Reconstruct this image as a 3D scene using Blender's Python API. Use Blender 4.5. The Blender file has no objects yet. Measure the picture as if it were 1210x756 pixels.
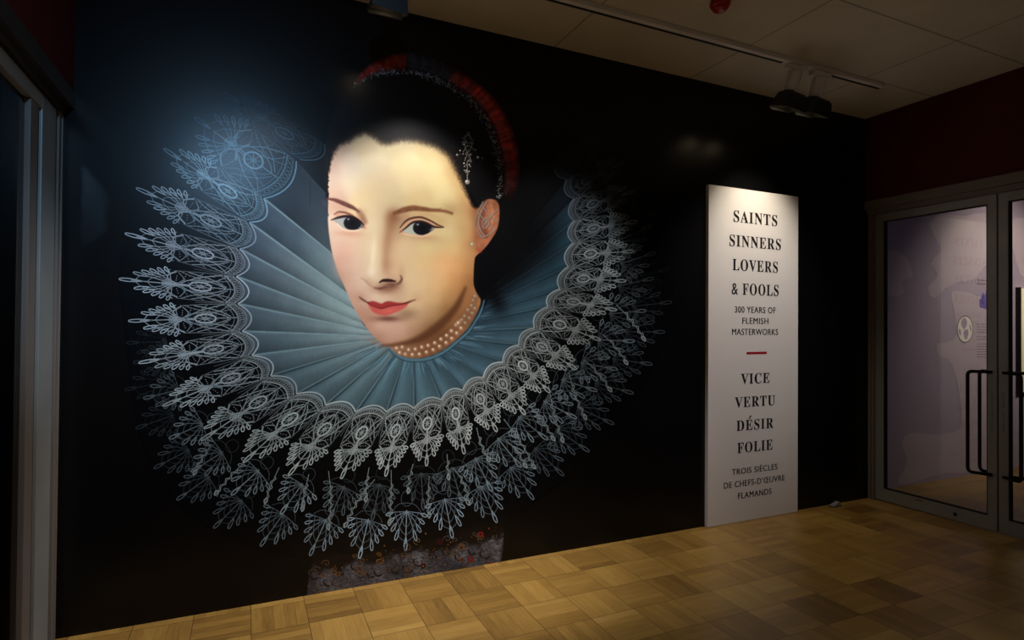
import bpy, bmesh, math, random
import numpy as np
from mathutils import Matrix, Vector
random.seed(7)
rng = np.random.default_rng(11)
scene = bpy.context.scene
COL = scene.collection

# ------------------------------------------------------------------ camera, world, lights, exposure
F_PX, YAW, PITCH, ROLL = 690.1, 0.4262, 0.0114, 0.0075
CAM = np.array([0.0, -3.2531, 1.4213])
H, XL, XR = 3.2, -0.7323, 4.7462           # ceiling height, left wall, right wall

def cam_axes():
    cy, sy, cp, sp = math.cos(YAW), math.sin(YAW), math.cos(PITCH), math.sin(PITCH)
    fwd = np.array([sy*cp, cy*cp, sp]); right = np.array([cy, -sy, 0.0]); up = np.cross(right, fwd)
    r = right*math.cos(ROLL) + up*math.sin(ROLL); u = -right*math.sin(ROLL) + up*math.cos(ROLL)
    return r, u, fwd
RA, UA, FA = cam_axes()
cd = bpy.data.cameras.new('camera'); cam = bpy.data.objects.new('camera', cd); COL.objects.link(cam)
cd.sensor_width = 36.0; cd.lens = F_PX/1210*36.0; cd.clip_start = 0.05; cd.clip_end = 60
m = Matrix.Identity(4)
for i in range(3):
    m[i][0], m[i][1], m[i][2], m[i][3] = RA[i], UA[i], -FA[i], CAM[i]
cam.matrix_world = m
scene.camera = cam
vs = scene.view_settings
vs.view_transform = 'Standard'; vs.look = 'None'; vs.gamma = 1.0; vs.exposure = 0.0; vs.use_curve_mapping = False

world = bpy.data.worlds.new('world'); scene.world = world; world.use_nodes = True
bg = world.node_tree.nodes['Background']; bg.inputs[0].default_value = (1.0, 0.86, 0.78, 1); bg.inputs[1].default_value = 0.045

def spot(name, loc, aim, power, color, size_deg, blend=0.6, radius=0.04):
    l = bpy.data.lights.new(name, 'SPOT'); o = bpy.data.objects.new(name, l); COL.objects.link(o)
    l.energy = power; l.color = color; l.spot_size = math.radians(size_deg); l.spot_blend = blend; l.shadow_soft_size = radius
    o.location = loc
    d = Vector(aim) - Vector(loc); o.rotation_euler = d.to_track_quat('-Z', 'Y').to_euler()
    return o
WARM = (1.0, 0.87, 0.70)
NEUTRAL = (1.0, 0.955, 0.93)
for lx, aim, p, sz, bl in ((0.05, (0.12, 0, 1.0), 150, 68, 0.8), (1.02, (0.76, 0, 1.22), 112, 68, 0.45), (1.75, (1.75, 0, 0.90), 115, 62, 0.7)):
    spot('mural_spot_light', (lx, -0.85, 3.10), aim, p, NEUTRAL, sz, bl, 0.05)
spot('mural_low_spot_light', (0.95, -1.10, 3.10), (0.95, 0, 0.45), 105, NEUTRAL, 48, 0.9, 0.05)
spot('blue_spot_light', (-0.16, -3.7, 3.1), (-0.02, 0, 2.20), 125, (0.34, 0.64, 1.0), 46, 1.0, 0.07)
spot('left_door_fill_light', (2.4, -3.5, 3.1), (-0.75, -0.15, 1.50), 220, (0.58, 0.79, 1.0), 14, 1.0, 0.06)  # added unseen lamp, a cool fill that brightens the left door post
for lx in (3.30, 3.53):
    spot('sign_spot_light', (lx, -0.400, 2.895), (3.44, -0.03, 1.60), 24, (1.0, 0.88, 0.68), 84, 0.9, 0.02)
spot('sign_fill_light', (3.40, -2.2, 3.1), (3.46, -0.03, 1.45), 100, (1.0, 0.94, 0.96), 48, 0.9, 0.05)  # added fill without a fixture, evens the light down the title panel
spot('ceiling_bounce_fill', (1.6, -4.3, 3.15), (1.8, -4.0, 0), 280, (0.86, 0.93, 1.0), 90, 0.9, 0.08)  # added behind the camera so light bounced off the floor lifts the ceiling
spot('gallery_spot_light', (7.2, -1.4, 3.05), (6.95, 0.12, 1.65), 170, (1.0, 0.87, 0.76), 84, 1.0, 0.05)
spot('gallery_spot_light', (5.6, -1.6, 3.05), (5.7, 0.12, 1.3), 9, (0.95, 0.84, 1.0), 80, 1.0, 0.05)
spot('gallery_spot_light', (8.0, -1.4, 3.05), (7.9, 0.12, 1.4), 60, (1.0, 0.92, 0.70), 46, 1.0, 0.05)

# ------------------------------------------------------------------ helpers
def lin(c):
    c = np.asarray(c, float)/255.0
    return np.where(c <= 0.04045, c/12.92, ((c+0.055)/1.055)**2.4)

def mat(name, rgb, rough=0.6, metal=0.0, spec=0.5, noise=0.0, nscale=8.0):
    mt = bpy.data.materials.new(name); mt.use_nodes = True
    nt = mt.node_tree; b = nt.nodes['Principled BSDF']
    c = (*[float(v) for v in lin(rgb)], 1)
    b.inputs['Base Color'].default_value = c; b.inputs['Roughness'].default_value = rough
    b.inputs['Metallic'].default_value = metal; b.inputs['Specular IOR Level'].default_value = spec
    if noise:
        tc = nt.nodes.new('ShaderNodeTexCoord'); n = nt.nodes.new('ShaderNodeTexNoise')
        n.inputs['Scale'].default_value = nscale; n.inputs['Detail'].default_value = 5
        nt.links.new(tc.outputs['Object'], n.inputs['Vector'])
        r = nt.nodes.new('ShaderNodeValToRGB')
        r.color_ramp.elements[0].color = (*[v*(1-noise) for v in c[:3]], 1); r.color_ramp.elements[0].position = .3
        r.color_ramp.elements[1].color = (*[min(1, v*(1+noise)) for v in c[:3]], 1); r.color_ramp.elements[1].position = .7
        nt.links.new(n.outputs['Fac'], r.inputs['Fac']); nt.links.new(r.outputs['Color'], b.inputs['Base Color'])
    return mt

def emit(name, rgb, strength):
    mt = bpy.data.materials.new(name); mt.use_nodes = True; nt = mt.node_tree
    b = nt.nodes['Principled BSDF']
    b.inputs['Base Color'].default_value = (0.1, 0.1, 0.1, 1)
    b.inputs['Emission Color'].default_value = (*[float(v) for v in lin(rgb)], 1); b.inputs['Emission Strength'].default_value = strength
    return mt

def link(name, me, mt, parent=None):
    o = bpy.data.objects.new(name, me); COL.objects.link(o)
    if mt is not None and len(me.materials) == 0: me.materials.append(mt)
    if parent is not None: o.parent = parent
    return o
def tag(o, label=None, cat=None, group=None, kind=None):
    if label: o['label'] = label
    if cat: o['category'] = cat
    if group: o['group'] = group
    if kind: o['kind'] = kind
    return o
def empty(name, loc):
    o = bpy.data.objects.new(name, None); COL.objects.link(o); o.location = loc; o.empty_display_size = 0.1
    return o
def add_box(bm, x0, x1, y0, y1, z0, z1):
    v = [bm.verts.new(c) for c in ((x0,y0,z0),(x1,y0,z0),(x1,y1,z0),(x0,y1,z0),(x0,y0,z1),(x1,y0,z1),(x1,y1,z1),(x0,y1,z1))]
    for f in ((0,3,2,1),(4,5,6,7),(0,1,5,4),(1,2,6,5),(2,3,7,6),(3,0,4,7)): bm.faces.new([v[i] for i in f])
def bm_mesh(name, bm, bevel=0.0, smooth=False):
    if bevel:
        bmesh.ops.bevel(bm, geom=list(bm.edges), offset=bevel, segments=2, affect='EDGES', profile=0.7)
    bmesh.ops.recalc_face_normals(bm, faces=bm.faces)
    me = bpy.data.meshes.new(name); bm.to_mesh(me); bm.free()
    if smooth:
        for p in me.polygons: p.use_smooth = True
    return me
def boxes(name, lst, mt, parent=None, bevel=0.0):
    bm = bmesh.new()
    for b in lst: add_box(bm, *b)
    return link(name, bm_mesh(name, bm, bevel), mt, parent)
def add_tube(bm, pts, r, seg=12, cap=True):
    pts = [Vector(p) for p in pts]; rings = []
    t0 = (pts[1]-pts[0]).normalized(); ref = Vector((0,0,1)) if abs(t0.z) < .9 else Vector((1,0,0))
    n = t0.cross(ref).normalized()
    for i, p in enumerate(pts):
        t = ((pts[i]-pts[i-1]).normalized() if i else t0) + ((pts[i+1]-pts[i]).normalized() if i < len(pts)-1 else Vector())
        t.normalize(); n = (n - t*n.dot(t)).normalized(); b = t.cross(n)
        rr = r[i] if isinstance(r, (list, tuple)) else r
        rings.append([bm.verts.new(p + (n*math.cos(a)+b*math.sin(a))*rr) for a in (2*math.pi*k/seg for k in range(seg))])
    for a, b in zip(rings, rings[1:]):
        for k in range(seg): bm.faces.new((a[k], a[(k+1) % seg], b[(k+1) % seg], b[k]))
    if cap:
        bm.faces.new(rings[0][::-1]); bm.faces.new(rings[-1])
def tube(name, pts, r, mt, parent=None, seg=12):
    bm = bmesh.new(); add_tube(bm, pts, r, seg)
    return link(name, bm_mesh(name, bm, 0, True), mt, parent)

# ------------------------------------------------------------------ materials
M_black = mat('black_vinyl', (9, 9, 11), rough=0.28, spec=0.28)
M_red = mat('dark_red_paint', (78, 8, 16), rough=0.7, spec=0.3, noise=.08, nscale=3)
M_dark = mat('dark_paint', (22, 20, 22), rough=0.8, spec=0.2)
M_alu = mat('grey_aluminium', (150, 152, 150), rough=0.45, metal=0.25, noise=.06, nscale=5)
M_alu_dark = mat('bronze_grey_trim', (120, 112, 106), rough=0.5, metal=0.1)
M_trim_shaded = mat('shaded_trim', (52, 49, 48), rough=0.5)  # trim in shade: the left door head's lack of light is in the colour
M_gasket = mat('black_gasket', (8, 8, 8), rough=0.7)
M_handle = mat('blackened_bronze', (30, 25, 22), rough=0.3, metal=0.7)
M_white = mat('white_enamel', (232, 228, 230), rough=0.5)
M_lampblack = mat('black_enamel', (14, 13, 14), rough=0.5)
M_sign = mat('off_white_board', (222, 217, 213), rough=0.65, spec=.3)
M_ink = mat('black_ink', (24, 20, 20), rough=0.7, spec=.2)
M_bar = mat('dark_red_ink', (150, 16, 34), rough=0.7, spec=.2)
M_bulb = emit('lamp_glow', (255, 228, 180), 9.0)

def glass_mat():
    mt = bpy.data.materials.new('clear_door_glass'); mt.use_nodes = True; nt = mt.node_tree; nt.nodes.clear()
    out = nt.nodes.new('ShaderNodeOutputMaterial'); mx = nt.nodes.new('ShaderNodeMixShader')
    tr = nt.nodes.new('ShaderNodeBsdfTransparent'); gl = nt.nodes.new('ShaderNodeBsdfGlossy'); fr = nt.nodes.new('ShaderNodeFresnel')
    tr.inputs[0].default_value = (0.93, 0.95, 0.94, 1); gl.inputs['Roughness'].default_value = 0.0; fr.inputs['IOR'].default_value = 1.5
    nt.links.new(fr.outputs[0], mx.inputs[0]); nt.links.new(tr.outputs[0], mx.inputs[1]); nt.links.new(gl.outputs[0], mx.inputs[2])
    nt.links.new(mx.outputs[0], out.inputs[0]); return mt
M_glass = glass_mat()

def nd(nt, op, a=None, b=None):
    n = nt.nodes.new('ShaderNodeMath'); n.operation = op
    for i, v in enumerate((a, b)):
        if v is None: continue
        if isinstance(v, (int, float)): n.inputs[i].default_value = v
        else: nt.links.new(v, n.inputs[i])
    return n.outputs[0]

def parquet_mat(name, gain=1.0):
    mt = bpy.data.materials.new(name); mt.use_nodes = True; nt = mt.node_tree; L = nt.links
    b = nt.nodes['Principled BSDF']
    geo = nt.nodes.new('ShaderNodeNewGeometry'); sep = nt.nodes.new('ShaderNodeSeparateXYZ'); L.new(geo.outputs['Position'], sep.inputs[0])
    S = 0.252
    u = nd(nt, 'DIVIDE', nd(nt, 'SUBTRACT', sep.outputs[0], 0.035), S); v = nd(nt, 'DIVIDE', nd(nt, 'ADD', sep.outputs[1], 0.052), S)
    iu, iv = nd(nt, 'FLOOR', u), nd(nt, 'FLOOR', v); fu, fv = nd(nt, 'FRACT', u), nd(nt, 'FRACT', v)
    par = nd(nt, 'FLOORED_MODULO', nd(nt, 'ADD', iu, iv), 2.0)
    inv = nd(nt, 'SUBTRACT', 1.0, par)
    across = nd(nt, 'ADD', nd(nt, 'MULTIPLY', fu, par), nd(nt, 'MULTIPLY', fv, inv))      # across the fingers
    along = nd(nt, 'ADD', nd(nt, 'MULTIPLY', fv, par), nd(nt, 'MULTIPLY', fu, inv))
    fing = nd(nt, 'FLOOR', nd(nt, 'MULTIPLY', across, 5.0)); ff = nd(nt, 'FRACT', nd(nt, 'MULTIPLY', across, 5.0))
    cv = nt.nodes.new('ShaderNodeCombineXYZ'); L.new(iu, cv.inputs[0]); L.new(iv, cv.inputs[1])
    wb = nt.nodes.new('ShaderNodeTexWhiteNoise'); wb.noise_dimensions = '3D'; L.new(cv.outputs[0], wb.inputs['Vector'])
    cv2 = nt.nodes.new('ShaderNodeCombineXYZ'); L.new(iu, cv2.inputs[0]); L.new(iv, cv2.inputs[1]); L.new(nd(nt, 'ADD', fing, 7.5), cv2.inputs[2])
    wf = nt.nodes.new('ShaderNodeTexWhiteNoise'); wf.noise_dimensions = '3D'; L.new(cv2.outputs[0], wf.inputs['Vector'])
    # grain
    cg = nt.nodes.new('ShaderNodeCombineXYZ'); L.new(nd(nt, 'MULTIPLY', across, 26.0), cg.inputs[0]); L.new(nd(nt, 'MULTIPLY', along, 2.2), cg.inputs[1]); L.new(nd(nt, 'MULTIPLY', wf.outputs['Value'], 50.0), cg.inputs[2])
    ng = nt.nodes.new('ShaderNodeTexNoise'); ng.inputs['Scale'].default_value = 1.0; ng.inputs['Detail'].default_value = 4; L.new(cg.outputs[0], ng.inputs['Vector'])
    tone = nd(nt, 'ADD', nd(nt, 'ADD', nd(nt, 'ADD', nd(nt, 'MULTIPLY', wb.outputs['Value'], 0.46), 0.08), nd(nt, 'MULTIPLY', wf.outputs['Value'], 0.30)), nd(nt, 'MULTIPLY', nd(nt, 'SUBTRACT', ng.outputs['Fac'], 0.5), 0.55))
    ramp = nt.nodes.new('ShaderNodeValToRGB'); L.new(tone, ramp.inputs['Fac'])
    cols = [(0.0, (104, 76, 34)), (0.35, (140, 106, 50)), (0.7, (164, 128, 64)), (1.0, (182, 148, 82))]
    e = ramp.color_ramp.elements
    while len(e) < 4: e.new(0.5)
    for el, (p, c) in zip(e, cols): el.position = p; el.color = (*[float(x)*gain for x in lin(c)], 1)
    # joints
    def edge(f, w):
        d = nd(nt, 'MINIMUM', f, nd(nt, 'SUBTRACT', 1.0, f)); return nd(nt, 'LESS_THAN', d, w)
    j = nd(nt, 'MAXIMUM', nd(nt, 'MAXIMUM', edge(fu, 0.008), edge(fv, 0.008)), nd(nt, 'MULTIPLY', edge(ff, 0.022), 0.45))
    mx = nt.nodes.new('ShaderNodeMix'); mx.data_type = 'RGBA'; L.new(nd(nt, 'MULTIPLY', j, 0.65), mx.inputs['Factor']); L.new(ramp.outputs[0], mx.inputs['A'])
    mx.inputs['B'].default_value = (0.03, 0.016, 0.006, 1); L.new(mx.outputs['Result'], b.inputs['Base Color'])
    rr = nd(nt, 'ADD', 0.30, nd(nt, 'MULTIPLY', ng.outputs['Fac'], 0.14)); L.new(rr, b.inputs['Roughness']); b.inputs['Specular IOR Level'].default_value = 0.5
    return mt
M_floor = parquet_mat('oak_block_parquet')

def ceiling_mat():
    mt = bpy.data.materials.new('ceiling_tiles'); mt.use_nodes = True; nt = mt.node_tree; L = nt.links; b = nt.nodes['Principled BSDF']
    geo = nt.nodes.new('ShaderNodeNewGeometry'); sep = nt.nodes.new('ShaderNodeSeparateXYZ'); L.new(geo.outputs['Position'], sep.inputs[0])
    def seam(c, off, step, w):
        f = nd(nt, 'FRACT', nd(nt, 'DIVIDE', nd(nt, 'SUBTRACT', c, off), step)); d = nd(nt, 'MINIMUM', f, nd(nt, 'SUBTRACT', 1.0, f))
        return nd(nt, 'LESS_THAN', d, w/step)
    s = nd(nt, 'MAXIMUM', seam(sep.outputs[0], 1.76, 1.10, .006), seam(sep.outputs[1], -.535, .59, .006))
    n = nt.nodes.new('ShaderNodeTexNoise'); n.inputs['Scale'].default_value = 4.0; n.inputs['Detail'].default_value = 6; L.new(geo.outputs['Position'], n.inputs['Vector'])
    r = nt.nodes.new('ShaderNodeValToRGB'); L.new(n.outputs['Fac'], r.inputs['Fac'])
    r.color_ramp.elements[0].color = (*map(float, lin((196, 188, 176))), 1); r.color_ramp.elements[1].color = (*map(float, lin((216, 209, 198))), 1)
    mx = nt.nodes.new('ShaderNodeMix'); mx.data_type = 'RGBA'; L.new(nd(nt, 'MULTIPLY', s, .55), mx.inputs['Factor']); L.new(r.outputs[0], mx.inputs['A']); mx.inputs['B'].default_value = (.12, .1, .085, 1)
    L.new(mx.outputs['Result'], b.inputs['Base Color']); b.inputs['Roughness'].default_value = .85; b.inputs['Specular IOR Level'].default_value = .2
    return mt
M_ceil = ceiling_mat()

# ------------------------------------------------------------------ setting
YB = -4.6                                             # how far the lobby runs back past the camera
def struct(name, lst, mt, bevel=0.0): return tag(boxes(name, lst, mt, None, bevel), kind='structure')
struct('floor', [(XL-.25, XR+.10, YB, 0.10, -.10, 0)], M_floor)
struct('ceiling', [(XL-.25, XR+.10, YB, 0.10, H, H+.10)], M_ceil)
struct('wall_back', [(XL-.25, XR+.05, 0.0, 0.12, 0, H)], M_black)
ZT = 2.496
struct('wall_right', [(XR, XR+.15, -1.86, 0.0, ZT, H), (XR, XR+.15, YB, -1.86, 0, H)], M_red)
struct('wall_left', [(XL-.15, XL, -2.10, 0.0, 2.45, H), (XL-.15, XL, YB, -2.10, 0, H)], M_red)

# --- right hand doorway: frame and two glazed leaves
XD = XR+.06
struct('trim_1', [(XR-.012, XR+.10, -1.86, 0.0, 2.425, ZT), (XR+.02, XR+.10, -1.86, 0.0, 2.388, 2.425),
                  (XR+.045, XR+.12, -.048, -.004, 0, 2.388), (XR+.03, XR+.12, -.026, -.004, 0, 2.388), (XR+.045, XR+.12, -1.856, -1.808, 0, 2.388)], M_alu_dark, .003)

def door_leaf(name, y0, y1, zt, xf, into, hinge_hi):
    """glazed aluminium leaf; xf is its room face, into is +1 when the leaf's depth runs towards +x"""
    x0, x1 = (xf, xf+.045) if into > 0 else (xf-.045, xf)
    sh, sl = (.068, .058) if hinge_hi else (.058, .068)      # stile widths at y1 and y0
    d = boxes(name, [(x0, x1, y1-sh, y1, .008, zt), (x0, x1, y0, y0+sl, .008, zt), (x0, x1, y0+sl, y1-sh, .008, .105), (x0, x1, y0+sl, y1-sh, zt-.062, zt)], M_alu, None, .002)
    tag(d, kind='structure')
    g0, g1, gz0, gz1 = y0+sl, y1-sh, .105, zt-.062
    xm = (x0+x1)/2
    boxes('gasket', [(x0+.004, x1-.004, g0, g0+.007, gz0, gz1), (x0+.004, x1-.004, g1-.007, g1, gz0, gz1), (x0+.004, x1-.004, g0+.007, g1-.007, gz0, gz0+.007), (x0+.004, x1-.004, g0+.007, g1-.007, gz1-.007, gz1)], M_gasket, d)
    boxes('glass_pane', [(xm-.003, xm+.003, g0+.007, g1-.007, gz0+.007, gz1-.007)], M_glass, d)
    return d, g0, g1
def arc_handle(y_mount, y_bar, x_face, sgn, z0, z1, parent):
    xb = x_face + sgn*.052; r = .028; pts = []
    dy = y_bar - y_mount; ln = math.hypot(dy, .052)
    ey, ex = dy/ln, sgn*.052/ln
    pts.append((x_face, y_mount, z1))
    for k in range(7):
        a = k/6*math.pi/2
        t = ln - r + r*math.sin(a); z = z1 - r + r*math.cos(a)
        pts.append((x_face+ex*t, y_mount+ey*t, z))
    for k in range(7):
        a = math.pi/2 - k/6*math.pi/2
        t = ln - r + r*math.sin(a); z = z0 + r - r*math.cos(a)
        pts.append((x_face+ex*t, y_mount+ey*t, z))
    pts.append((x_face, y_mount, z0))
    return tube('pull_handle', pts, .0115, M_handle, parent, 12)
def stile_marks(x, yc, parent):
    bm = bmesh.new(); z = .985
    r2 = random.Random(3)
    for k in range(17):
        h = r2.uniform(.008, .016); w = r2.uniform(.007, .013)
        if k != 7: add_box(bm, x-.0006, x, yc-w/2, yc+w/2, z-h*.35, z)
        z -= .0165
    return link('lettering', bm_mesh('lettering', bm), M_ink, parent)
d1, _, _ = door_leaf('door_1', -.921, -.050, 2.384, XD, 1, True)
arc_handle(-.893, -.765, XD, -1, .40, 1.125, d1); arc_handle(-.893, -.765, XD+.045, 1, .40, 1.125, d1)
stile_marks(XD, -.892, d1)
bm = bmesh.new(); add_box(bm, XD-.0008, XD, -.425, -.37, .083, .089); link('scratch', bm_mesh('scratch', bm), M_gasket, d1)
bm = bmesh.new(); bmesh.ops.create_cone(bm, cap_ends=True, segments=16, radius1=.013, radius2=.012, depth=.006, matrix=Matrix.Translation((XD-.002, -.655, .055)) @ Matrix.Rotation(math.pi/2, 4, 'Y'))
link('floor_bolt', bm_mesh('floor_bolt', bm), M_gasket, d1)
d2, _, _ = door_leaf('door_2', -1.802, -.931, 2.384, XD, 1, False)
arc_handle(-.960, -1.085, XD, -1, .40, 1.125, d2); arc_handle(-.960, -1.085, XD+.045, 1, .40, 1.125, d2)
stile_marks(XD, -.960, d2)

# --- left hand doorway seen edge on
XF = -0.772
struct('trim_3', [(XL-.10, XL+.004, -2.10, 0.0, 2.40, 2.475), (XL-.10, XF+.012, -2.10, -.0, 2.372, 2.40)], M_trim_shaded, .002)
struct('trim_2', [(XL-.15, XF, -.050, -.016, 0, 2.372), (XL-.15, XF, -2.10, -2.05, 0, 2.372),
                  (XL-.15, XF+.004, -.012, -.0, 0, 2.372)], M_alu_dark, .002)
d3 = tag(boxes('door_3', [(XF-.045, XF, -.285, -.098, .008, 2.36), (XF-.045, XF, -1.05, -.99, .008, 2.36), (XF-.045, XF, -.99, -.285, .008, .105), (XF-.045, XF, -.99, -.285, 2.30, 2.36)], M_alu, None, .003), kind='structure')
boxes('glazing_bead', [(XF-.03, XF-.003, -.415, -.325, .11, 2.295), (XF-.03, XF-.003, -.99, -.97, .11, 2.295)], M_alu_dark, d3, .003)
boxes('gasket', [(XF-.04, XF-.012, -.325, -.287, .105, 2.30), (XF-.05, XF-.02, -.098, -.052, 0.008, 2.36)], M_gasket, d3)
boxes('glass_pane', [(XF-.028, XF-.022, -.97, -.415, .11, 2.295)], M_glass, d3)
d4 = tag(boxes('door_4', [(XF-.045, XF, -1.12, -1.06, .008, 2.36), (XF-.045, XF, -2.045, -1.98, .008, 2.36), (XF-.045, XF, -1.98, -1.12, .008, .105), (XF-.045, XF, -1.98, -1.12, 2.30, 2.36)], M_alu, None, .003), kind='structure')
boxes('glass_pane', [(XF-.028, XF-.022, -1.98, -1.12, .105, 2.30)], M_glass, d4)
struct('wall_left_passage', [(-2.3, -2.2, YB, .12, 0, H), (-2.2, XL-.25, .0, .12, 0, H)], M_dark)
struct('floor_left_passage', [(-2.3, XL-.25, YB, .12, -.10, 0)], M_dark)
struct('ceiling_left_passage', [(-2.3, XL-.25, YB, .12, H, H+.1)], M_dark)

# ------------------------------------------------------------------ gallery beyond the right hand doors
YM = 0.12
M_mauve = mat('mauve_wall_print', (150, 134, 150), rough=.8, spec=.2, noise=.03, nscale=2)
M_land = mat('pale_land_print', (168, 152, 160), rough=.8, spec=.2, noise=.03, nscale=3)
M_panelw = mat('cream_board', (236, 226, 190), rough=.7)
M_purple = mat('violet_print', (84, 64, 140), rough=.8)
M_greyink = mat('grey_print', (96, 82, 92), rough=.8)
struct('wall_gallery', [(XR+.10, 9.2, YM, YM+.12, 0, H)], M_mauve)
struct('wall_gallery_far', [(9.2, 9.32, -4.6, YM+.12, 0, H), (XR+.15, 9.2, -4.72, -4.6, 0, H)], mat('dim_gallery_paint', (70, 50, 58), rough=.9))
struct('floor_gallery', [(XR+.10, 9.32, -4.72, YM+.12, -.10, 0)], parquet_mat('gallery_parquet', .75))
struct('ceiling_gallery', [(XR+.10, 9.32, -4.72, YM+.12, H, H+.1)], M_dark)

def unproj_y(q, y):
    d = FA*F_PX + RA*(q[0]-605) + UA*(378-q[1]); t = (y-CAM[1])/d[1]; P = CAM + t*d; return (P[0], P[2])
def smooth_poly(pts, n=6, closed=True):
    P = np.array(pts, float); N = len(P); out = []
    rngk = range(N) if closed else range(N-1)
    for i in rngk:
        p0, p1, p2, p3 = (P[(i-1) % N], P[i], P[(i+1) % N], P[(i+2) % N]) if closed else (P[max(i-1, 0)], P[i], P[i+1], P[min(i+2, N-1)])
        for k in range(n):
            t = k/n
            out.append(.5*((2*p1)+(-p0+p2)*t+(2*p0-5*p1+4*p2-p3)*t*t+(-p0+3*p1-3*p2+p3)*t**3))
    if not closed: out.append(P[-1])
    return np.array(out)
def flat_poly(bm, xz, y):
    vs_ = [bm.verts.new((float(x), y, float(z))) for x, z in xz]
    es = [bm.edges.new((vs_[i], vs_[(i+1) % len(vs_)])) for i in range(len(vs_))]
    bmesh.ops.triangle_fill(bm, use_beauty=True, edges=es)
mp = empty('wall_map', (6.0, YM, 0)); tag(mp, 'large pale mauve map printed on the gallery wall behind the glass doors', 'map')
rj = np.random.default_rng(5)
lands = [[(1126,345),(1128,372),(1130,395),(1122,404),(1107,407),(1109,420),(1120,424),(1128,440),(1134,470),(1133,507),(1100,513),(1077,511),(1065,522),(1071,545),(1063,573),(1110,560),(1175,548),(1185,470),(1180,380),(1160,352)],
         [(1046,300),(1058,296),(1072,306),(1078,325),(1066,332),(1068,346),(1052,350),(1046,335)],
         [(1098,262),(1115,254),(1140,255),(1160,252),(1172,262),(1172,300),(1160,318),(1150,330),(1132,333),(1118,340),(1104,352),(1096,340),(1108,325),(1100,310),(1112,296),(1104,280)],
         [(1196,262),(1209,258),(1240,262),(1235,320),(1212,330),(1198,300)]]
for ld in lands:
    P = smooth_poly(ld, 6); P = P + rj.normal(0, .5, P.shape)
    bm = bmesh.new(); flat_poly(bm, [unproj_y(q, YM) for q in P], -.0015)
    for v in bm.verts: v.co.x -= 6.0
    link('land_shape', bm_mesh('land_shape', bm), M_land, mp)
def disc_pts(cx, cz, rx, rz, n=32, a0=0): return [(cx+rx*math.cos(a0+2*math.pi*k/n), cz+rz*math.sin(a0+2*math.pi*k/n)) for k in range(n)]
gl = empty('globe_emblem', (6.40, YM, 1.43)); tag(gl, 'small round globe emblem on the mauve wall left of the text block', 'emblem')
bm = bmesh.new(); flat_poly(bm, disc_pts(0, 0, .135, .135), -.003); link('ring', bm_mesh('ring', bm), M_greyink, gl)
bm = bmesh.new(); flat_poly(bm, disc_pts(0, 0, .124, .124), -.0036); link('disc', bm_mesh('disc', bm), mat('cream_print', (214, 204, 190), rough=.8), gl)
bm = bmesh.new()
for pts in ([(-.05,.10),(.0,.11),(.03,.08),(.02,.03),(-.02,.0),(-.05,.02),(-.07,.06)], [(-.01,-.01),(.04,.0),(.05,-.05),(.02,-.10),(-.01,-.09),(-.03,-.04)], [(.07,.05),(.10,.02),(.10,-.02),(.075,.0)], [(-.11,-.01),(-.08,.0),(-.07,-.05),(-.09,-.06)]):
    flat_poly(bm, smooth_poly(pts, 4), -.0042)
link('continent', bm_mesh('continent', bm), mat('mauve_print', (150, 134, 158), rough=.8), gl)
tx = empty('text_block', (6.7, YM, 1.4)); tag(tx, 'block of small grey text lines on wall beside the globe emblem', 'text')
bm = bmesh.new(); rt = random.Random(9)
zz = 1.480
for k in range(12):
    if k in (4, 6): zz -= .02
    w = rt.uniform(.30, .36); xx = 6.60-6.7
    while xx < 6.60-6.7+w:
        l = rt.uniform(.02, .06); add_box(bm, xx, xx+l, -.002, 0, zz-1.4-.004, zz-1.4+.004); xx += l+.012
    zz -= .026
link('lettering', bm_mesh('lettering', bm), M_greyink, tx)
ic = empty('violet_emblem', (6.74, YM, 1.72)); tag(ic, 'small violet emblem on wall at the upper right of the globe', 'emblem')
bm = bmesh.new(); flat_poly(bm, [(-.09,-.07),(-.10,.0),(-.06,.03),(-.04,.08),(-.01,.05),(.03,.10),(.06,.05),(.10,.03),(.09,-.06),(.03,-.09),(-.03,-.08)], -.003); link('badge', bm_mesh('badge', bm), M_purple, ic)
bm = bmesh.new()
for zz, w in ((.20, .20), (.165, .17)):
    xx = -.13
    while xx < -.13+w:
        l = rt.uniform(.02, .05); add_box(bm, xx, xx+l, -.002, 0, zz-.006, zz+.006); xx += l+.012
link('lettering', bm_mesh('lettering', bm), M_greyink, ic)
pb = tag(boxes('display_board', [(7.31, 8.30, YM-.04, YM-.001, .78, 1.86)], M_panelw, None, .003), 'lit cream display board on gallery wall behind the right glass door', 'board')
boxes('edge_strip', [(7.295, 7.309, YM-.045, YM-.001, .77, 1.87)], M_gasket, pb)

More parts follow.
